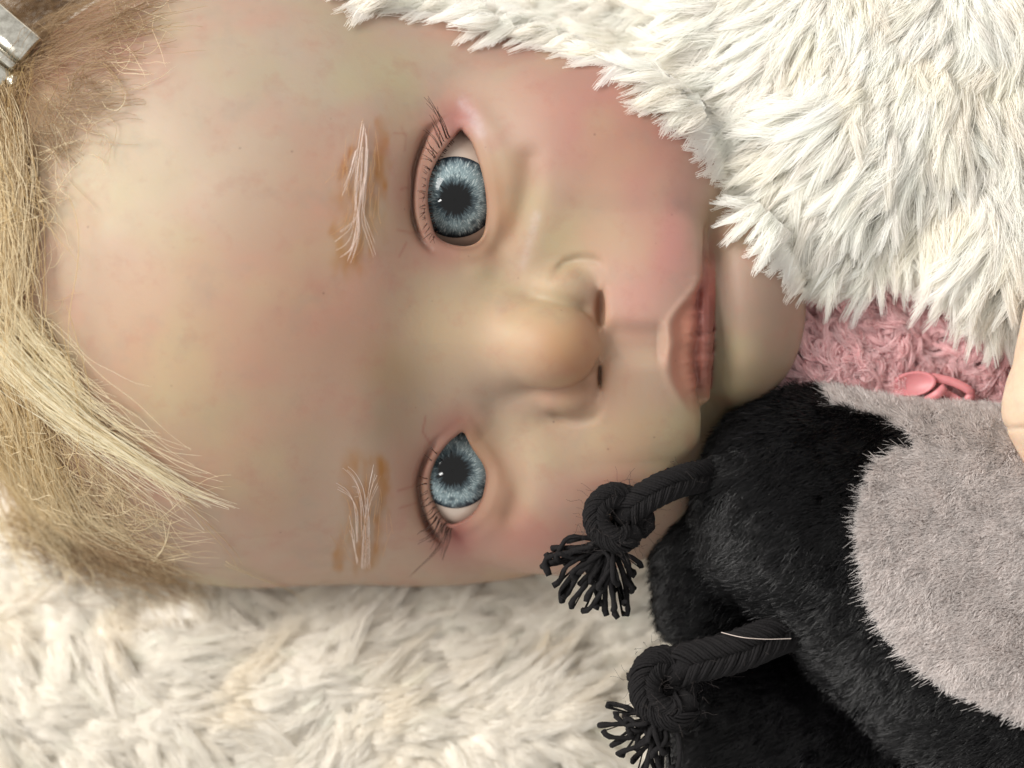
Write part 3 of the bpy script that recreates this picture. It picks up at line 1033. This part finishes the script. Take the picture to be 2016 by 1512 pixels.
t = np.linspace(0, 1, K)
ang = rng.uniform(0, 2 * math.pi, N) * .5 + 1.2
rad_c = rng.uniform(6, 20, N) * (1 - .6 * sstep(p[:, 0], 1700, 1800))
turns = rng.uniform(2.0, 6.5, N)
L = rng.uniform(25, 60, N)
ph = rng.uniform(0, 6.28, N)
off = rng.normal(0, 3.2, (N, nf, 3))
a_ = (ph[:, None] + turns[:, None] * t)[:, None, :] + rng.normal(0, .18, (N, nf, 1))
x = p[:, 0, None, None] + np.cos(ang)[:, None, None] * L[:, None, None] * t + rad_c[:, None, None] * np.cos(a_) + off[:, :, 0:1]
y = p[:, 1, None, None] + np.sin(ang)[:, None, None] * L[:, None, None] * t + rad_c[:, None, None] * np.sin(a_) + off[:, :, 1:2]
z = (pink_z(p[:, 0], p[:, 1]) + 4)[:, None, None] + 26 * np.sin(t * 2.6) + rad_c[:, None, None] * .6 * np.sin(a_ * .7) + off[:, :, 2:3]
hide = 0
C = np.repeat(np.clip(rng.normal(1, .08, (N, 1)), .7, 1.1) * np.array([[1, 1, 1.0]]), nf, 0)
o = strands('fleece', np.stack([x, y, z], -1).reshape(N * nf, K, 3), np.interp(t, [0, 1], [.75, .4]), PINK, jacket, C)
o['kind'] = 'stuff'

m, nt, b = new_mat('pink_plastic')
b.inputs['Base Color'].default_value = lin4(208, 134, 138)
b.inputs['Roughness'].default_value = 0.42
b.inputs['Subsurface Weight'].default_value = 0.2
b.inputs['Subsurface Scale'].default_value = 0.001
PLAST = m
def disc(cx, cy, cz, rx, ry, rot, hgt, dish=0.25):
    """a rounded button with a raised rim"""
    prof = [(0, -hgt), (1.0, -hgt), (1.06, -hgt * .4), (1.06, hgt * .3), (1.0, hgt), (.86, hgt), (.78, hgt * (1 - 2 * dish)), (0, hgt * (1 - 2 * dish))]
    n = 36
    c, s = math.cos(rot), math.sin(rot)
    v = []
    for r, zz in prof:
        for k in range(n):
            a = 2 * math.pi * k / n
            u, w = rx * max(r, .01) * math.cos(a), ry * max(r, .01) * math.sin(a)
            v.append((cx + u * c - w * s, cy + u * s + w * c, cz + zz + .25 * u))
    q = [(i * n + k, i * n + (k + 1) % n, (i + 1) * n + (k + 1) % n, (i + 1) * n + k) for i in range(len(prof) - 1) for k in range(n)]
    return np.array(v, float), np.array(q)
v, q = disc(1812, 756, -88, 42, 24, -.15, 8)
mesh('button', v, q, PLAST, jacket)
def strap(path, w, th):
    path = np.asarray(path, float)
    d = np.gradient(path, axis=0)
    d /= np.linalg.norm(d, axis=1)[:, None]
    n = np.cross(d, (0, 0, 1.0))
    n /= np.linalg.norm(n, axis=1)[:, None]
    v = []
    for p_, n_ in zip(path, n):
        for a, b_ in ((-1, 0), (-.92, 1), (.92, 1), (1, 0)):
            v.append(p_ + n_ * w * a + np.array([0, 0, th * b_]))
    q = [(i * 4 + k, (i + 1) * 4 + k, (i + 1) * 4 + (k + 1) % 4, i * 4 + (k + 1) % 4) for i in range(len(path) - 1) for k in range(4)]
    q += [(0, 1, 2, 3), ((len(path) - 1) * 4 + 3, (len(path) - 1) * 4 + 2, (len(path) - 1) * 4 + 1, (len(path) - 1) * 4)]
    return np.array(v), np.array(q)
for pts in ([(1862, 768, -88), (1900, 790, -80), (1965, 838, -76)], [(1848, 742, -92), (1890, 752, -86), (1925, 772, -84), (1918, 792, -88)], [(1835, 790, -76), (1856, 776, -62), (1872, 762, -70)]):
    v, q = strap(smooth_poly(pts, 4), 9, 9)
    mesh('strap', v, q, PLAST, jacket)

# ------------------------------------------------------------------ plush toy
toy = thing('plush_toy', (1750, 1150, -350), 'black and grey plush toy with two knotted braided cords beside the doll\'s chin', 'plush toy')
def toy_field(x, y, z):
    x, y, z = (np.asarray(a, float) for a in (x, y, z))
    zz = (z + 70) / 0.82
    d = caps(x, y, zz, (1610, 1005, 0), (2030, 1395, 0), 226, 250)
    d = smin(d, caps(x, y, zz, (1612, 1008, 0), (2040, 1060, 10), 222, 245), 60)
    d += 2.5 * vnoise(x / 60, y / 60, z / 60)
    fl = caps(x, y, (z + 150) / .9, (1408, 1078, 0), (1416, 1190, 0), 112, 114)
    fl = smin(fl, ell(x, y, z, (1625, 1500, -150), (300, 215, 125)), 40)
    d = smin(d, fl, 26)
    return d
tv, tq, tn = nets(toy_field, (1240, 700, -420), (2360, 1800, 260), 9.0)
GREY = smooth_poly([(1625, 770), (1680, 806), (1745, 826), (1795, 856), (1806, 884), (1775, 880), (1745, 895), (1712, 935), (1700, 990), (1694, 1050), (1704, 1130), (1735, 1215), (1800, 1300), (1880, 1352), (1960, 1392), (2060, 1430), (2400, 1500), (2400, 600), (1640, 600)], 2, True)
def is_grey(x, y, z):
    k = D / (D - z)
    return inside(CX + (x - CX) * k, CY + (y - CY) * k, GREY)
BLK = cloth_material('black_plush_backing', lin4(24, 23, 25), lin4(14, 13, 14), 900, 0.9, 0.1)
GRY = cloth_material('grey_plush_backing', lin4(206, 194, 190), lin4(180, 168, 164), 900, 0.95, 0.05)
fc = tv[tq].mean(1)
g = is_grey(*fc.T)
def submesh(name, sel, mat):
    q = tq[sel]
    u, inv = np.unique(q, return_inverse=True)
    return mesh(name, tv[u], inv.reshape(q.shape), mat, toy, tn[u])
body = submesh('body', ~g, BLK)
face = submesh('grey_panel', g, GRY)
face['label'] = 'pale grey plush panel'
e1, e2 = tv[tq[:, 2]] - tv[tq[:, 0]], tv[tq[:, 3]] - tv[tq[:, 1]]
ar = 0.5 * np.linalg.norm(np.cross(e1, e2), axis=1)
vis = (tn[tq].mean(1)[:, 2] > -0.25) & (fc[:, 0] < 2120) & (fc[:, 1] < 1620)
def fur(sel, n, ln, lay, mat, parent, comb, r0, tint):
    w = ar * sel
    f = rng.choice(len(tq), n, p=w / w.sum())
    b = rng.dirichlet([1, 1, 1, 1], n)
    r = (tv[tq[f]] * b[..., None]).sum(1)
    nn = (tn[tq[f]] * b[..., None]).sum(1)
    nn /= np.linalg.norm(nn, axis=1)[:, None]
    c = comb(r)
    c = c - nn * (c * nn).sum(1)[:, None]
    c /= np.maximum(np.linalg.norm(c, axis=1), .2)[:, None]
    cl = np.stack([vnoise(r[:, 0] / 16, r[:, 1] / 16, k * 5.3) for k in range(3)], -1)
    d = nn * (1 - lay) + c * lay + .35 * cl + rng.normal(0, .16, (n, 3))
    d /= np.linalg.norm(d, axis=1)[:, None]
    L = ln * rng.uniform(.6, 1.15, n)
    t = np.linspace(0, 1, 4)
    bend = c * lay * .5 + rng.normal(0, .12, (n, 3))
    P = r[:, None] + (d[:, None] * t[None, :, None] + bend[:, None] * (t ** 2)[None, :, None]) * L[:, None, None]
    o = strands('fur', P, np.interp(t, [0, .5, 1], [r0, r0 * .8, r0 * .3]), mat, parent, tint(r, n))
    o['kind'] = 'stuff'
BLKF = fibre_material('black_plush_fibre', lin4(7, 7, 8), lin4(14, 13, 15), 0.27, 0.55, 0, True)
GRYF = fibre_material('grey_plush_fibre', lin4(236, 230, 227), lin4(214, 207, 204), 0.7, 0.2, 0.15, True)
ones = lambda r, n: np.where(rng.random((n, 1)) < .04, rng.uniform(2, 5, (n, 1)), np.clip(rng.normal(1, .2, (n, 1)), .5, 1.5)) * np.ones((1, 3))
fur(vis & ~g, 70000, 24, .62, BLKF, body, lambda r: np.tile([-.8, .5, .25], (len(r), 1)) + .25 * np.stack([vnoise(r[:, 0] / 90, r[:, 1] / 90, k + .5) for k in range(3)], -1), .8, ones)
gt = lambda r, n: np.clip(1 + .10 * vnoise(r[:, 0] / 14, r[:, 1] / 14, 3.7) + .07 * rng.normal(0, 1, n), .7, 1.25)[:, None] * np.ones((1, 3))
near = np.abs(psdf(CX + (fc[:, 0] - CX) * D / (D - fc[:, 2]), CY + (fc[:, 1] - CY) * D / (D - fc[:, 2]), GREY)) < 26
fur(vis & g & near, 1700, 34, .6, GRYF, face, lambda r: np.tile([-.9, .15, .25], (len(r), 1)) + .45 * np.stack([vnoise(r[:, 0] / 40, r[:, 1] / 40, k + 4.5) for k in range(3)], -1), .6, gt)
fur(vis & g, 90000, 20, .45, GRYF, face, lambda r: np.tile([-.8, .3, .3], (len(r), 1)) + .5 * np.stack([vnoise(r[:, 0] / 60, r[:, 1] / 60, k + 7.5) for k in range(3)], -1), .75, gt)

# --- braided cords with knots and frayed ends
YARN = cloth_material('black_cotton_yarn', lin4(31, 29, 30), lin4(17, 16, 17), 2500, 0.85, 0.2, 0.6)
FUZZ = fibre_material('black_yarn_fuzz', lin4(44, 40, 40), lin4(70, 64, 62), 0.7, 0.2)
def braid(path, R, seg, sides=6, yarns=4):
    """a plaited cord: four strands of parallel yarns woven round the path"""
    path = resample(smooth_poly(path, 8), seg)
    s = np.r_[0, np.cumsum(np.linalg.norm(np.diff(path, axis=0), axis=1))]
    tn_ = np.gradient(path, axis=0)
    tn_ /= np.linalg.norm(tn_, axis=1)[:, None]
    zz = np.array([0, 0, 1.0])
    u = np.cross(tn_, zz)
    u /= np.maximum(np.linalg.norm(u, axis=1), 1e-6)[:, None]
    w = np.cross(u, tn_)
    V, Q, n = [], [], 0
    tt = np.linspace(0, 1, 7)
    step = R * .50
    for j in range(4):
        sg = 1 if j % 2 else -1
        for s0 in np.arange(-R * .5, s[-1], step):
            jit = rng.normal(0, .04)
            for yv in (-1, 0, 1):
                ss = s0 + sg * (tt - .5) * R * 1.25 + yv * step * .30
                a = (j + .5) * math.pi / 2 + (tt - .5) * 1.75 + jit
                rr = R * (.80 + .17 * np.sin(math.pi * tt) - .05 * abs(yv))
                if ss.min() < 0 or ss.max() > s[-1]:
                    continue
                pc = np.stack([np.interp(ss, s, path[:, i]) for i in range(3)], -1)
                uc = np.stack([np.interp(ss, s, u[:, i]) for i in range(3)], -1)
                wc = np.stack([np.interp(ss, s, w[:, i]) for i in range(3)], -1)
                p_ = pc + uc * (np.cos(a) * rr)[:, None] + wc * (np.sin(a) * rr)[:, None]
                v, q = tube(p_, R * .095 * np.interp(tt, [0, .2, .8, 1], [.7, 1, 1, .7]), 6)
                V.append(v)
                Q.append(q + n)
                n += len(v)
    v, q = tube(path, R * .74, 12)
    V.append(v)
    Q.append(q + n)
    return np.concatenate(V), np.concatenate(Q), path
def cord(path, knot, R, Rk, frays, base, fuzz):
    v, q, pth = braid(path, R, 90)
    c = mesh('cord', v, q, YARN, toy)
    v, q, kp = braid(knot, Rk, 110)
    mesh('knot', v, q, YARN, c)
    frays = list(frays) + [tuple(np.array(base) + (np.array(e) - base) * rng.uniform(.55, .9) + rng.normal(0, 10, 3)) for e in frays[::2]]
    for (ex, ey, ez) in frays:
        b0 = np.array(base) + rng.normal(0, [10, 8, 8])
        e = np.array([ex, ey, ez], float)
        mid = b0 * .45 + e * .55 + rng.normal(0, [13, 13, 10]) + np.array([0, 0, 14])
        w_ = resample(smooth_poly([b0, b0 * .75 + mid * .25 + rng.normal(0, 4, 3), mid, e * .85 + mid * .15 + rng.normal(0, 8, 3), e], 4), 16)
        v, q = tube(w_, np.interp(np.linspace(0, 1, 16), [0, .8, 1], [4.6, 5.2, 6.4]) * (1 + .10 * rng.normal(0, 1, 16)), 7)
        mesh('yarn_end', v, q, YARN, c)
    # stray lint round the cord
    P = []
    src = np.r_[pth, kp, kp]
    for _ in range(fuzz):
        o_ = src[rng.integers(len(src))]
        d_ = rng.normal(0, 1, 3)
        d_ /= np.linalg.norm(d_)
        st = o_ + d_ * R * .95
        t_ = np.linspace(0, 1, 6)[:, None]
        P.append(st + d_ * t_ * rng.uniform(6, 26) + rng.normal(0, 9, 3) * t_ ** 2 + rng.normal(0, 4, 3) * np.sin(t_ * 5))
    f_ = strands('lint', P, np.full((len(P), 6), .22), FUZZ, c)
    f_['kind'] = 'stuff'
    return c
fr1 = [(1074, 1086, 60), (1068, 1112, 40), (1080, 1128, 70), (1088, 1150, 45), (1104, 1164, 62), (1106, 1182, 40), (1124, 1192, 60), (1146, 1198, 50), (1152, 1178, 80), (1170, 1192, 70), (1192, 1206, 62),
       (1204, 1196, 84), (1214, 1212, 60), (1224, 1204, 44), (1226, 1180, 84), (1240, 1160, 60), (1248, 1130, 50), (1256, 1112, 40), (1118, 1086, 84), (1130, 1130, 96), (1180, 1150, 100), (1212, 1142, 98), (1126, 1060, 40), (1098, 1098, 80), (1160, 1140, 104)]
cord([(1450, 938, -70), (1400, 936, -20), (1350, 942, 40), (1300, 958, 70), (1245, 990, 74), (1215, 1020, 66)],
     [(1205, 1012, 56), (1225, 1030, 50), (1262, 1030, 46), (1240, 985, 62), (1200, 972, 84), (1172, 998, 92), (1176, 1036, 96), (1212, 1058, 98), (1246, 1044, 74)], 34, 28, fr1, (1196, 1062, 70), 240)
fr2 = [(1232, 1328, 30), (1196, 1388, 30), (1178, 1424, 30), (1186, 1432, 46), (1204, 1462, 30), (1226, 1480, 44), (1244, 1496, 30), (1246, 1540, 20), (1228, 1414, 60), (1264, 1504, 54), (1286, 1520, 44), (1298, 1540, 30),
       (1318, 1500, 60), (1216, 1400, 50), (1250, 1460, 74), (1282, 1480, 84), (1306, 1470, 80), (1240, 1440, 66), (1272, 1450, 90)]
cord([(1620, 1224, -90), (1565, 1238, -30), (1500, 1258, 24), (1430, 1282, 44), (1350, 1300, 46), (1310, 1320, 40)],
     [(1300, 1345, 26), (1325, 1368, 20), (1340, 1352, 20), (1320, 1305, 40), (1288, 1300, 52), (1266, 1330, 60), (1276, 1378, 64), (1320, 1398, 66), (1352, 1370, 44)], 44, 35, fr2, (1296, 1400, 46), 240)
# the toy's dark nose at the frame's edge
def nose_field(x, y, z):
    return ell(x, y, z, (2062, 1086, 150), (52, 62, 50))
nv, nq, nn = nets(nose_field, (1980, 1000, 70), (2140, 1170, 230), 7)
m, nt, b = new_mat('black_stitched_felt')
b.inputs['Base Color'].default_value = lin4(22, 20, 20)
b.inputs['Roughness'].default_value = 0.6
mesh('nose', nv, nq, m, toy, nn)

# ------------------------------------------------------------------ the doll's hand
def hand_field(x, y, z):
    x, y, z = (np.asarray(a, float) for a in (x, y, z))
    d = caps(x, y, z, (2088, 640, 60), (2058, 800, 105), 88, 98)
    d = smin(d, caps(x, y, z, (2058, 800, 105), (2105, 985, 80), 98, 78), 30)
    d = smin(d, ell(x, y, z, (2240, 720, 20), (190, 230, 110)), 60)
    for k, yy in enumerate((640, 740, 840)):
        d = smin(d, caps(x, y, z, (2330, yy, 40), (2290, yy + 40, 130), 52, 48), 14)
        d = smin(d, caps(x, y, z, (2290, yy + 40, 130), (2200, yy + 60, 110), 48, 42), 14)
    near = np.exp(-((x - 2060) / 110) ** 2)
    for yy, sl in ((838, -.10), (918, .12), (800, 0)):
        a = 7 if yy != 800 else 2
        d = d + a * near * np.exp(-((y - yy - sl * (x - 2000)) / 6.0) ** 2)
    return d + 1.5 * vnoise(x / 30, y / 30, z / 30)
av, aq, an = nets(hand_field, (1900, 440, -140), (2460, 1120, 260), 5.5)
c = np.tile(lin(222, 196, 170), (len(av), 1))
w = np.clip(gauss(av[:, 0], av[:, 1], 2000, 960, 80, 70) * .6, 0, 1)[:, None]
c = (c * (1 - w) + lin(210, 160, 136) * w) * .8
mesh('hand', av, aq, SKIN, doll, an, c)

# ------------------------------------------------------------------ hair
HAIR = fibre_material('blonde_mohair', (0.85, 0.85, 0.85, 1), (1.0, 1.0, 1.0, 1), 0.38, 0.5, 0.30, True)
HP, HR, HC = [], [], []
def groundz(x, y):
    return np.maximum(headz(x, y), np.where(np.asarray(y) > 1040, low_z(x, y) + 20, -1e9))
def lockset(g, n, s0, s1, lift, c0, c1, wav=7.0, r=0.5, K=16, stray=0.10, loose=True, tidy=1.0):
    n = int(n * 1.9) if n > 20 else n
    g = resample(smooth_poly(g, 6), K)
    t = np.linspace(0, 1, K)
    tg = np.gradient(g, axis=0)
    tg /= np.linalg.norm(tg, axis=1)[:, None]
    nr = np.stack([-tg[:, 1], tg[:, 0]], -1)
    cl = rng.normal(0, 1, (max(n // 14, 1), 3))
    k = rng.integers(len(cl), size=n)
    u = .72 * cl[k, 0] + .42 * rng.normal(0, 1, n)
    far = rng.random(n) < stray
    u = np.where(far, u * 2.0, u)
    sp = s0 + (s1 - s0) * t
    ph = cl[k, 1] * 3 + rng.normal(0, .5, n)
    off = u[:, None] * sp[None] + (rng.normal(0, 1, (n, 1)) * 12 * tidy) * (t[None] - .4) + wav * np.sin(t[None] * rng.uniform(3, 8, (n, 1)) + ph[:, None]) * (.3 + t[None]) + rng.normal(0, 1, (n, 1)) * 10 * tidy * t[None] ** 2 * np.where(far, 3, 1)[:, None]
    off += np.clip(wav, 0, 20) * 1.3 * vnoise(cl[k, 1][:, None] * 7 + 0 * t[None], t[None] * 4 + cl[k, 2][:, None] * 9) * (.4 + t[None])
    st, en = (rng.uniform(0, .45, n), .35 + .65 * rng.random(n) ** 1.7) if loose else (np.zeros(n), np.ones(n))
    tt = st[:, None] + (en - st)[:, None] * t[None]
    bx = np.stack([np.interp(tt, t, g[:, 0]), np.interp(tt, t, g[:, 1])], -1)
    nb = np.stack([np.interp(tt, t, nr[:, 0]), np.interp(tt, t, nr[:, 1])], -1)
    p2 = bx + nb * off[..., None]
    z = groundz(p2[..., 0], p2[..., 1])
    z = (z + np.roll(z, 1, 1) + np.roll(z, -1, 1)) / 3
    z[:, 0], z[:, -1] = z[:, 1], z[:, -2]
    zl = lift[0] + (lift[1] - lift[0]) * t
    z = z + 4 + zl[None] * (np.abs(rng.normal(0, .5, (n, 1))) + .25)
    HP.append(np.concatenate([p2, z[..., None]], -1))
    HR.append(np.interp(t, [0, .7, 1], [r, r, r * .4])[None] * rng.uniform(.7, 1.2, (n, 1)))
    m_ = np.clip(.5 + .3 * cl[k, 2] + .2 * rng.normal(0, 1, n), 0, 1)[:, None]
    HC.append(lin(*c0) * (1 - m_) + lin(*c1) * m_)
BR, BD, PL, GO = (136, 106, 74), (184, 158, 122), (238, 224, 190), (200, 172, 122)
for yy in (-150, -100, -50):
    lockset([(150, yy - 20), (70, yy + 20), (0, yy + 60), (-80, yy + 110)], 200, 50, 40, (40, 150), BR, BD, 9, .38)
lockset([(-60, -100), (-40, -20), (-20, 60), (-10, 140)], 200, 60, 40, (60, 160), BR, BD, 14, .45)
lockset([(400, -40), (240, 10), (110, 60), (10, 110)], 60, 60, 40, (14, 60), BR, BD, 9, .36)
lockset([(350, 50), (210, 100), (110, 130), (10, 150)], 60, 55, 40, (10, 50), BR, BD, 9, .36)
lockset([(310, 160), (190, 170), (100, 165), (0, 165)], 50, 45, 36, (8, 40), BR, BD, 9, .36)
lockset([(240, 260), (150, 230), (80, 190), (0, 165)], 46, 40, 34, (8, 36), BR, BD, 9, .36)
lockset([(160, 360), (110, 280), (60, 200), (0, 150)], 46, 36, 30, (8, 30), BR, BD, 9, .36)
lockset([(130, 20), (70, 70), (20, 120), (-30, 170)], 110, 55, 44, (10, 30), BR, BD, 9, .38)
lockset([(-60, -40), (-20, 120), (0, 260), (10, 420)], 260, 50, 40, (30, 40), BR, GO, 14, .5)
lockset([(0, 160), (45, 300), (62, 440), (40, 620), (20, 700)], 190, 26, 36, (40, 40), BD, PL, 16, .5)
lockset([(-60, 260), (-10, 440), (0, 600), (-40, 760)], 460, 46, 50, (50, 60), GO, PL, 14, .55)
lockset([(-90, 570), (20, 690), (110, 775), (200, 845), (290, 905), (390, 965), (480, 1000)], 150, 18, 4, (50, 10), PL, (250, 246, 226), 5, .5, tidy=.4)
lockset([(-90, 590), (20, 710), (110, 790), (190, 850), (270, 890), (340, 950), (380, 1010)], 150, 20, 6, (50, 10), PL, (250, 246, 226), 6, .5, tidy=.4)
lockset([(-80, 550), (20, 670), (100, 750), (170, 820), (240, 870), (300, 900)], 150, 20, 5, (50, 10), PL, (250, 246, 226), 5, .5, tidy=.4)
lockset([(-90, 610), (10, 730), (90, 810), (170, 880), (240, 950), (290, 1030)], 60, 30, 20, (40, 12), BD, PL, 12, .45)
lockset([(-40, 560), (60, 690), (140, 770), (230, 850), (330, 920), (450, 985)], 90, 34, 40, (50, 14), PL, (246, 240, 214), 8)
lockset([(20, 560), (90, 660), (150, 730), (185, 800), (212, 862)], 110, 13, 11, (30, 12), PL, (246, 240, 214), 4)
lockset([(60, 590), (110, 650), (130, 720), (200, 800), (300, 860)], 46, 40, 40, (24, 10), BD, PL, 12)
lockset([(-70, 700), (-10, 820), (0, 920), (30, 1040), (90, 1110)], 560, 62, 46, (50, 40), GO, PL, 9, .55)
lockset([(20, 800), (60, 900), (80, 1000), (110, 1080), (150, 1130)], 220, 40, 40, (34, 26), GO, PL, 10, .5)
lockset([(60, 860), (110, 960), (170, 1040), (260, 1110), (350, 1170)], 90, 36, 30, (24, 16), BD, PL, 18, .5)
lockset([(-60, 1040), (60, 1080), (180, 1120), (280, 1165), (390, 1215)], 300, 34, 18, (16, 26), BR, BD, 12, .5)
lockset([(110, 880), (190, 960), (250, 1030), (330, 1080), (420, 1120)], 60, 50, 60, (14, 8), BD, PL, 14)
lockset([(-40, 960), (60, 1060), (120, 1140), (140, 1210)], 80, 60, 60, (40, 60), BD, PL, 14)
# single strays, as they cross the forehead and the cheek
for g in ([(150, 210), (165, 150), (215, 138), (262, 200), (268, 228)], [(95, 200), (140, 245), (170, 296)], [(270, 75), (230, 30), (195, -10)], [(300, 905), (355, 960), (395, 1030), (430, 1080), (450, 1125)],
          [(150, 1010), (260, 1050), (330, 1020), (420, 970), (465, 968)], [(430, 1120), (480, 1145), (545, 1185), (575, 1218)], [(280, 1110), (320, 1070), (335, 1020)],
          [(30, 200), (85, 280), (92, 330), (88, 380)], [(250, 1125), (320, 1110), (365, 1100)], [(100, 315), (170, 305), (188, 302)], [(205, 790), (250, 792), (300, 815)], [(220, 845), (280, 840), (325, 868)]):
    lockset(g, 2, 3, 4, (8, 8), BD, PL, 2, .7, stray=0, loose=False)
# loose short hair along the hairline
for _ in range(230):
    y = rng.uniform(-10, 1120)
    x0 = np.interp(y, [0, 150, 300, 500, 700, 850, 1000, 1120], [250, 220, 150, 60, 70, 150, 210, 280]) + rng.normal(0, 34)
    a = rng.uniform(-1.2, 1.6)
    L = rng.uniform(25, 110)
    k = rng.normal(0, .9)
    pts = [(x0 + L * tt * math.cos(a + k * tt), y + L * tt * math.sin(a + k * tt)) for tt in (0, .33, .66, 1)]
    lockset(pts, 1, 2, 2, (4, 12), BD, PL, 3, .5, K=16, stray=0, loose=False)
hair = strands('hair', np.concatenate(HP), np.concatenate(HR), HAIR, doll, np.concatenate(HC))
hair['kind'] = 'stuff'
hair['label'] = 'wispy blonde mohair swept across the forehead'

# ------------------------------------------------------------------ hair clip
m, nt, b = new_mat('worn_silver_metal')
co = node(nt, 'ShaderNodeTexCoord').outputs['Object']
b.inputs['Metallic'].default_value = 1.0
nt.links.new(ramp(nt, noise(nt, 700, 4, .6, co), [(.3, lin(176, 172, 160)), (.7, lin(226, 223, 212))]), b.inputs['Base Color'])
nt.links.new(ramp(nt, noise(nt, 900, 4, .6, co), [(.3, (.10,) * 3), (.75, (.26,) * 3)]), b.inputs['Roughness'])
SILVER = m
import bmesh
def bar(name, c, size, rot, tilt, parent, bev=6, bow=.5):
    bm = bmesh.new()
    bmesh.ops.create_cube(bm, size=1.0)
    bmesh.ops.scale(bm, vec=Vector(size) * S, verts=bm.verts)
    bmesh.ops.bevel(bm, geom=bm.edges[:], offset=bev * S, segments=2, affect='EDGES', profile=.5)
    for ax in (Vector((0, 1, 0)), Vector((1, 0, 0))):
        ext = size[0 if ax.x else 1] * S
        for k in range(1, 8):
            bmesh.ops.bisect_plane(bm, geom=bm.verts[:] + bm.edges[:] + bm.faces[:], plane_co=ax * ext * (k / 8 - .5), plane_no=ax)
    for v_ in bm.verts:
        v_.co.z -= bow * ((v_.co.y / (size[1] * S)) ** 2 * size[1] + .35 * (v_.co.x / (size[0] * S)) ** 2 * size[0]) * S
    me = bpy.data.meshes.new(name)
    R_ = Matrix.Rotation(-rot, 4, 'Z') @ Matrix.Rotation(tilt, 4, 'X')
    bm.transform(Matrix.Translation(Vector(W(np.array(c, float)))) @ R_)
    bm.to_mesh(me)
    bm.free()
    me.polygons.foreach_set('use_smooth', [True] * len(me.polygons))
    me.materials.append(SILVER)
    me.set_sharp_from_angle(angle=.7)
    o = bpy.data.objects.new(name, me)
    PLOC[o.name] = Vector((0, 0, 0))
    return link(o, parent)
zc = float(headz(10, 90)) + 150
clip = thing('hair_clip', (0, 90, zc - 60), 'small silver metal hair clip in the blonde hair', 'hair clip')
th_ = math.radians(40)
bar('plate', at(14, 66, zc), (118, 70, 16), th_, .12, clip, 7)
bar('hinge_bar', at(-12, 98, zc + 6), (112, 15, 22), th_, 0, clip, 6)
bar('base_plate', at(-26, 122, zc - 18), (112, 48, 12), th_, -.1, clip, 5)
bv_, bq_, bn_ = nets(lambda x, y, z: ell(x, y, z, at(28, 161, zc - 4), (15, 15, 15)), at(28, 161, zc) - 28, at(28, 161, zc) + 28, 2.5)
mesh('ball_tip', bv_, bq_, SILVER, clip, bn_)

# ------------------------------------------------------------------ a fallen hair on the toy
g = resample(smooth_poly([(1414, 1238), (1450, 1246), (1500, 1251), (1552, 1252)], 5), 14)
zt = np.interp(g[:, 0], [1414, 1460, 1500, 1552], [70, 84, 74, 52])
lh = strands('loose_hair', [np.c_[g, zt]], np.full((1, 14), .75), BROW, None, np.ones((1, 3)))
tag(lh, 'single pale hair fallen across the black plush toy', 'hair')
